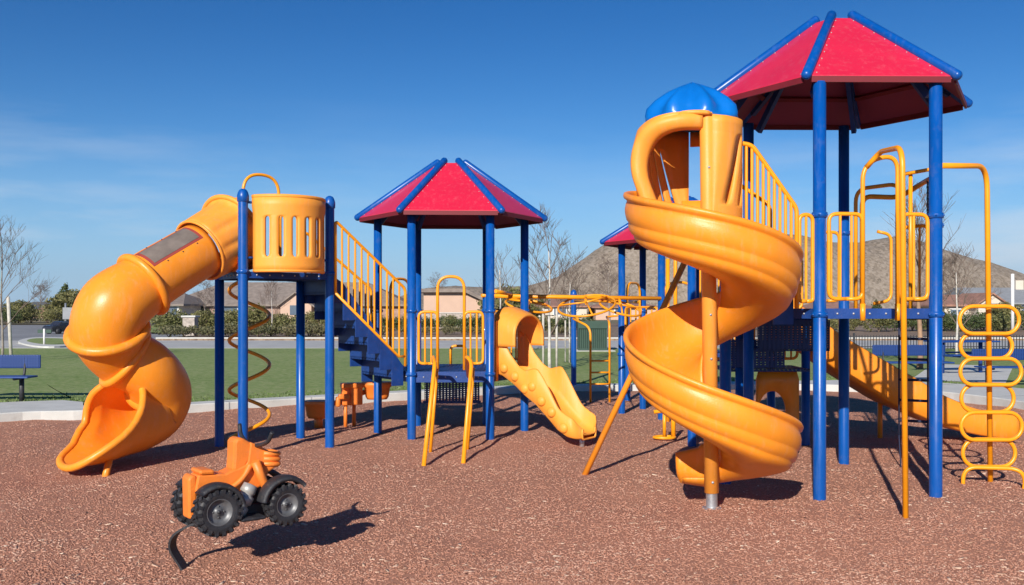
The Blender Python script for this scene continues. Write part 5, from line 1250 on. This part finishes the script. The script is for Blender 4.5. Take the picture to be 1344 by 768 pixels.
house('house', 'brick coloured house seen under the deck of the tall tower', 1068, 1160, 105, 2.4, 1.5, 10, 'brickw', 'shingle2', True, windows=((1100, 1.0, 1.4, .8),))
house('house', 'cream house with brown tile roof left of the grey roofed one', 1240, 1312, 100, 3.1, 2.0, 10, 'stucco2', 'shingle2', True, gable=((1272, 1306, 2.2, 3.1, 2.0, 'stucco2'),), windows=((1255, 1.1, 1.2, .8),))
house('house', 'large house with blue grey roof and chimney at the right edge', 1292, 1400, 118, 4.3, 2.3, 14, 'stucco2', 'shingle3', False, windows=((1320, 1.3, 2.4, .5), (1350, 1.5, 1.6, 1.0)), chim=1333)
house('house', 'small low house with pale walls beyond the parking area', 64, 96, 125, 2.7, 1.3, 10, 'stucco2', 'shingle2', False, doors=((84, .6, 4.0, 1.0),))
house('house', 'pinkish house beyond the parking area behind the bare tree', 40, 62, 150, 2.2, 1.0, 10, 'stucco', 'shingle2', True)
# stone pillar
sp0 = thing('stone_pillar', 'squat stone pillar with pale cap among the shrubs, right of the tube slide', 'pillar', (-18.6 / 1 * 0 + (250 - 672) / F * 55, 55, .1))
x_ = (250 - 672) / F * 55; m = MB(); m.box((x_, 55, .55), (.68, .68, 1.1)); m.build('shaft', 'stone', sp0, bevel=.02); m = MB(); m.box((x_, 55, 1.15), (.82, .82, .10)); m.build('cap', 'concrete', sp0, bevel=.02)
# green utility enclosure
ux = (778.5 - 672) / F * 34; uw = 39 / F * 34
ub = thing('utility_enclosure', 'dark green slatted utility enclosure behind the overhead rings', 'enclosure', (ux, 34.5, .1))
m = MB(); m.box((ux, 34.6, .62), (uw - .06, .9, .98)); m.build('box', 'green_box', ub); m = MB(); m.box((ux, 34.10, 1.03), (uw, .04, .26)); m.box((ux, 34.10, .16), (uw, .04, .06))
for k in range(15): m.box((ux - uw / 2 + .03 + k * (uw - .06) / 14, 34.10, .55), (.022, .03, .72))
m.build('front_slats', 'green_box', ub); m = MB(); m.box((ux, 34.6, -.0 + .08), (uw + .5, 1.5, .08)); m.build('base', 'concrete', ub)
# iron fence
fn = thing('iron_fence', 'black iron picket fence along the far edge of the lawn on the right', 'fence', (20, 35.5, .1))
m = MB(); x0, x1 = (985 - 672) / F * 35.5, 25.0
m.beam(V(x0, 35.5, .20), V(x1, 35.5, .20), .03, .03); m.beam(V(x0, 35.5, .56), V(x1, 35.5, .56), .03, .03)
k = x0
while k < x1: m.box((k, 35.5, .36), (.022, .022, .52)); k += .105
m.build('pickets', 'iron', fn)
k = x0
while k < x1: m = MB(); m.box((k, 35.5, .39), (.06, .06, .62)); m.build('fence_post', 'iron', fn); k += 1.9
sheet('far_pavement', [(8, 40.6), (26, 40.6), (26, 44), (8, 44)], .10, 'pave')
# small things on the left and right far away
sg = thing('sign_post', 'small double sign on a white pole on the kerb island', 'sign', tuple(G(58, 452, .17)))
q = G(58, 452, .17); m = MB(); m.tube([q, q + V(0, 0, .62)], .04, 8); m.build('pole', 'wtrim', sg); m = MB(); m.box(q + V(-.14, 0, .52), (.22, .05, .14)); m.box(q + V(.18, 0, .52), (.22, .05, .14)); m.build('sign_plate', 'green_box', sg)
bb = thing('basketball_backboard', 'grey basketball backboard on a pole beside the tube slide bend', 'backboard', (P(88, 0, 70).x, 70, .1))
q = V(P(86, 0, 70).x, 70, 0); m = MB(); m.tube([q, q + V(0, 0, 2.0)], .07, 8); m.build('pole', 'galv', bb); m = MB(); m.box(q + V(.35, -.1, 1.25), (1.0, .06, .85)); m.build('board', 'shingle3', bb)
def car(label, px, py, mat, rz, s=1.0):
    q = G(px, py, .034); c = thing('parked_car', label, 'car', tuple(q)); sg_ = [(-2.1, .25), (-2.15, .75), (-1.9, .95), (-1.3, 1.0), (-.8, 1.42), (.6, 1.42), (1.2, 1.0), (1.95, .85), (2.1, .6), (2.1, .25)]
    rm = Matrix.Rotation(rz, 3, 'Z'); m = MB(); n_ = len(sg_); vs_ = [q + rm @ V(x * s, y * s * (.78 if z > 1.05 else .88), z * s) for y in (-1, 1) for x, z in sg_]
    m.add(vs_, [tuple(range(n_)), tuple(reversed(range(n_, 2 * n_)))] + [(i, n_ + i, n_ + (i + 1) % n_, (i + 1) % n_) for i in range(n_)], True); m.build('body', mat, c, bevel=.06)
    for x in (-1.3, 1.3):
        for y in (-.86, .86): m = MB(); m.lathe([(.001, -.1), (.32 * s, -.1), (.32 * s, .1), (.001, .1)], q + rm @ V(x * s, y * s, .32 * s), 14, axis=rm @ V(0, 1, 0)); m.build('wheel', 'black', c)
    m = MB()
    for y in (-1, 1): m.add([q + rm @ V(x * s, y * .80 * s * (1.03), z * s) for x, z in ((-1.1, 1.05), (-.75, 1.35), (.55, 1.35), (.95, 1.05))], [(0, 1, 2, 3)], True)
    m.build('side_window', 'glass', c)
car('dark car parked below the basketball backboard', 84, 438, 'carblk', R(60), .55)
lp = thing('light_pole', 'tall pale pole behind the ring climber by the right houses', 'pole', (P(1329, 0, 60).x, 60, .1)); q = V(P(1329, 0, 60).x, 60, 0); m = MB(); m.tube([q, q + V(0, 0, 3.75)], .10, 8); m.build('shaft', 'wtrim', lp)

# ================================================================== HILLS
def hills(name, pxs, pys, D, depth, mat, amp, res, seed, kind='structure'):
    K, Nn = 90, res; m = MB(); rows = []
    x0, x1 = min(pxs), max(pxs)
    for j in range(K + 1):
        y = D - depth + 2 * depth * j / K; prof = math.cos((j / K - .5) * PI) ** 1.1 if 0 < j < K else 0; rw = []
        for i in range(Nn + 1):
            px = x0 + (x1 - x0) * i / Nn; x = (px - 672) / F * D
            h = (HZ - interp(px, pxs, pys)) * D / F + EYE
            nz = noise.fractal(V(x * .012, y * .012, seed), .9, 2.1, 7) * amp * prof * min(1, (h + 3) / 20)
            rid = abs(noise.noise(V(x * .018, y * .009, seed + 9))) * amp * .8 * math.sin(PI * min(1, j / K * 2)) * prof
            rw.append(V(x, y, max(-2, h * prof - rid * .6 + nz - 1 * (1 - prof))))
        rows.append(rw)
    m.grid(rows); o = m.build(name, mat, kind=kind); return o
hills('hill', [380, 520, 560, 600, 650, 690, 730, 765, 800, 840, 900, 960, 1000, 1045, 1090, 1130, 1160, 1175, 1200, 1240, 1290, 1325, 1344, 1450, 1700],
      [404, 392, 379, 374, 379, 377, 366, 344, 321, 306, 297, 300, 304, 308, 318, 320, 316, 312, 318, 334, 350, 366, 374, 385, 404], 560, 95, 'hill', 3.2, 320, 3)
hills('far_hills', [-600, -200, 0, 40, 90, 160, 300, 500, 700, 1100, 1330, 1500, 1900], [396, 399, 401, 398, 399, 402, 401, 402, 402, 390, 366, 358, 380], 3200, 400, 'hillf', 16, 200, 8)

# ================================================================== THE AIR
m = MB(); m.box((0, 1900, 74.4), (7400, 3900, 151.2)); hzb = m.build('haze', 'dark', None)
hm = bpy.data.materials.new('thin_haze'); hm.use_nodes = True; hn = hm.node_tree; hn.nodes.remove(hn.nodes['Principled BSDF'])
pv = hn.nodes.new('ShaderNodeVolumePrincipled'); pv.inputs['Color'].default_value = (.72, .84, 1, 1); pv.inputs['Density'].default_value = .00010; pv.inputs['Anisotropy'].default_value = .2
hn.links.new(pv.outputs[0], hn.nodes['Material Output'].inputs['Volume']); hzb.data.materials[0] = hm; tag(hzb, kind='stuff')
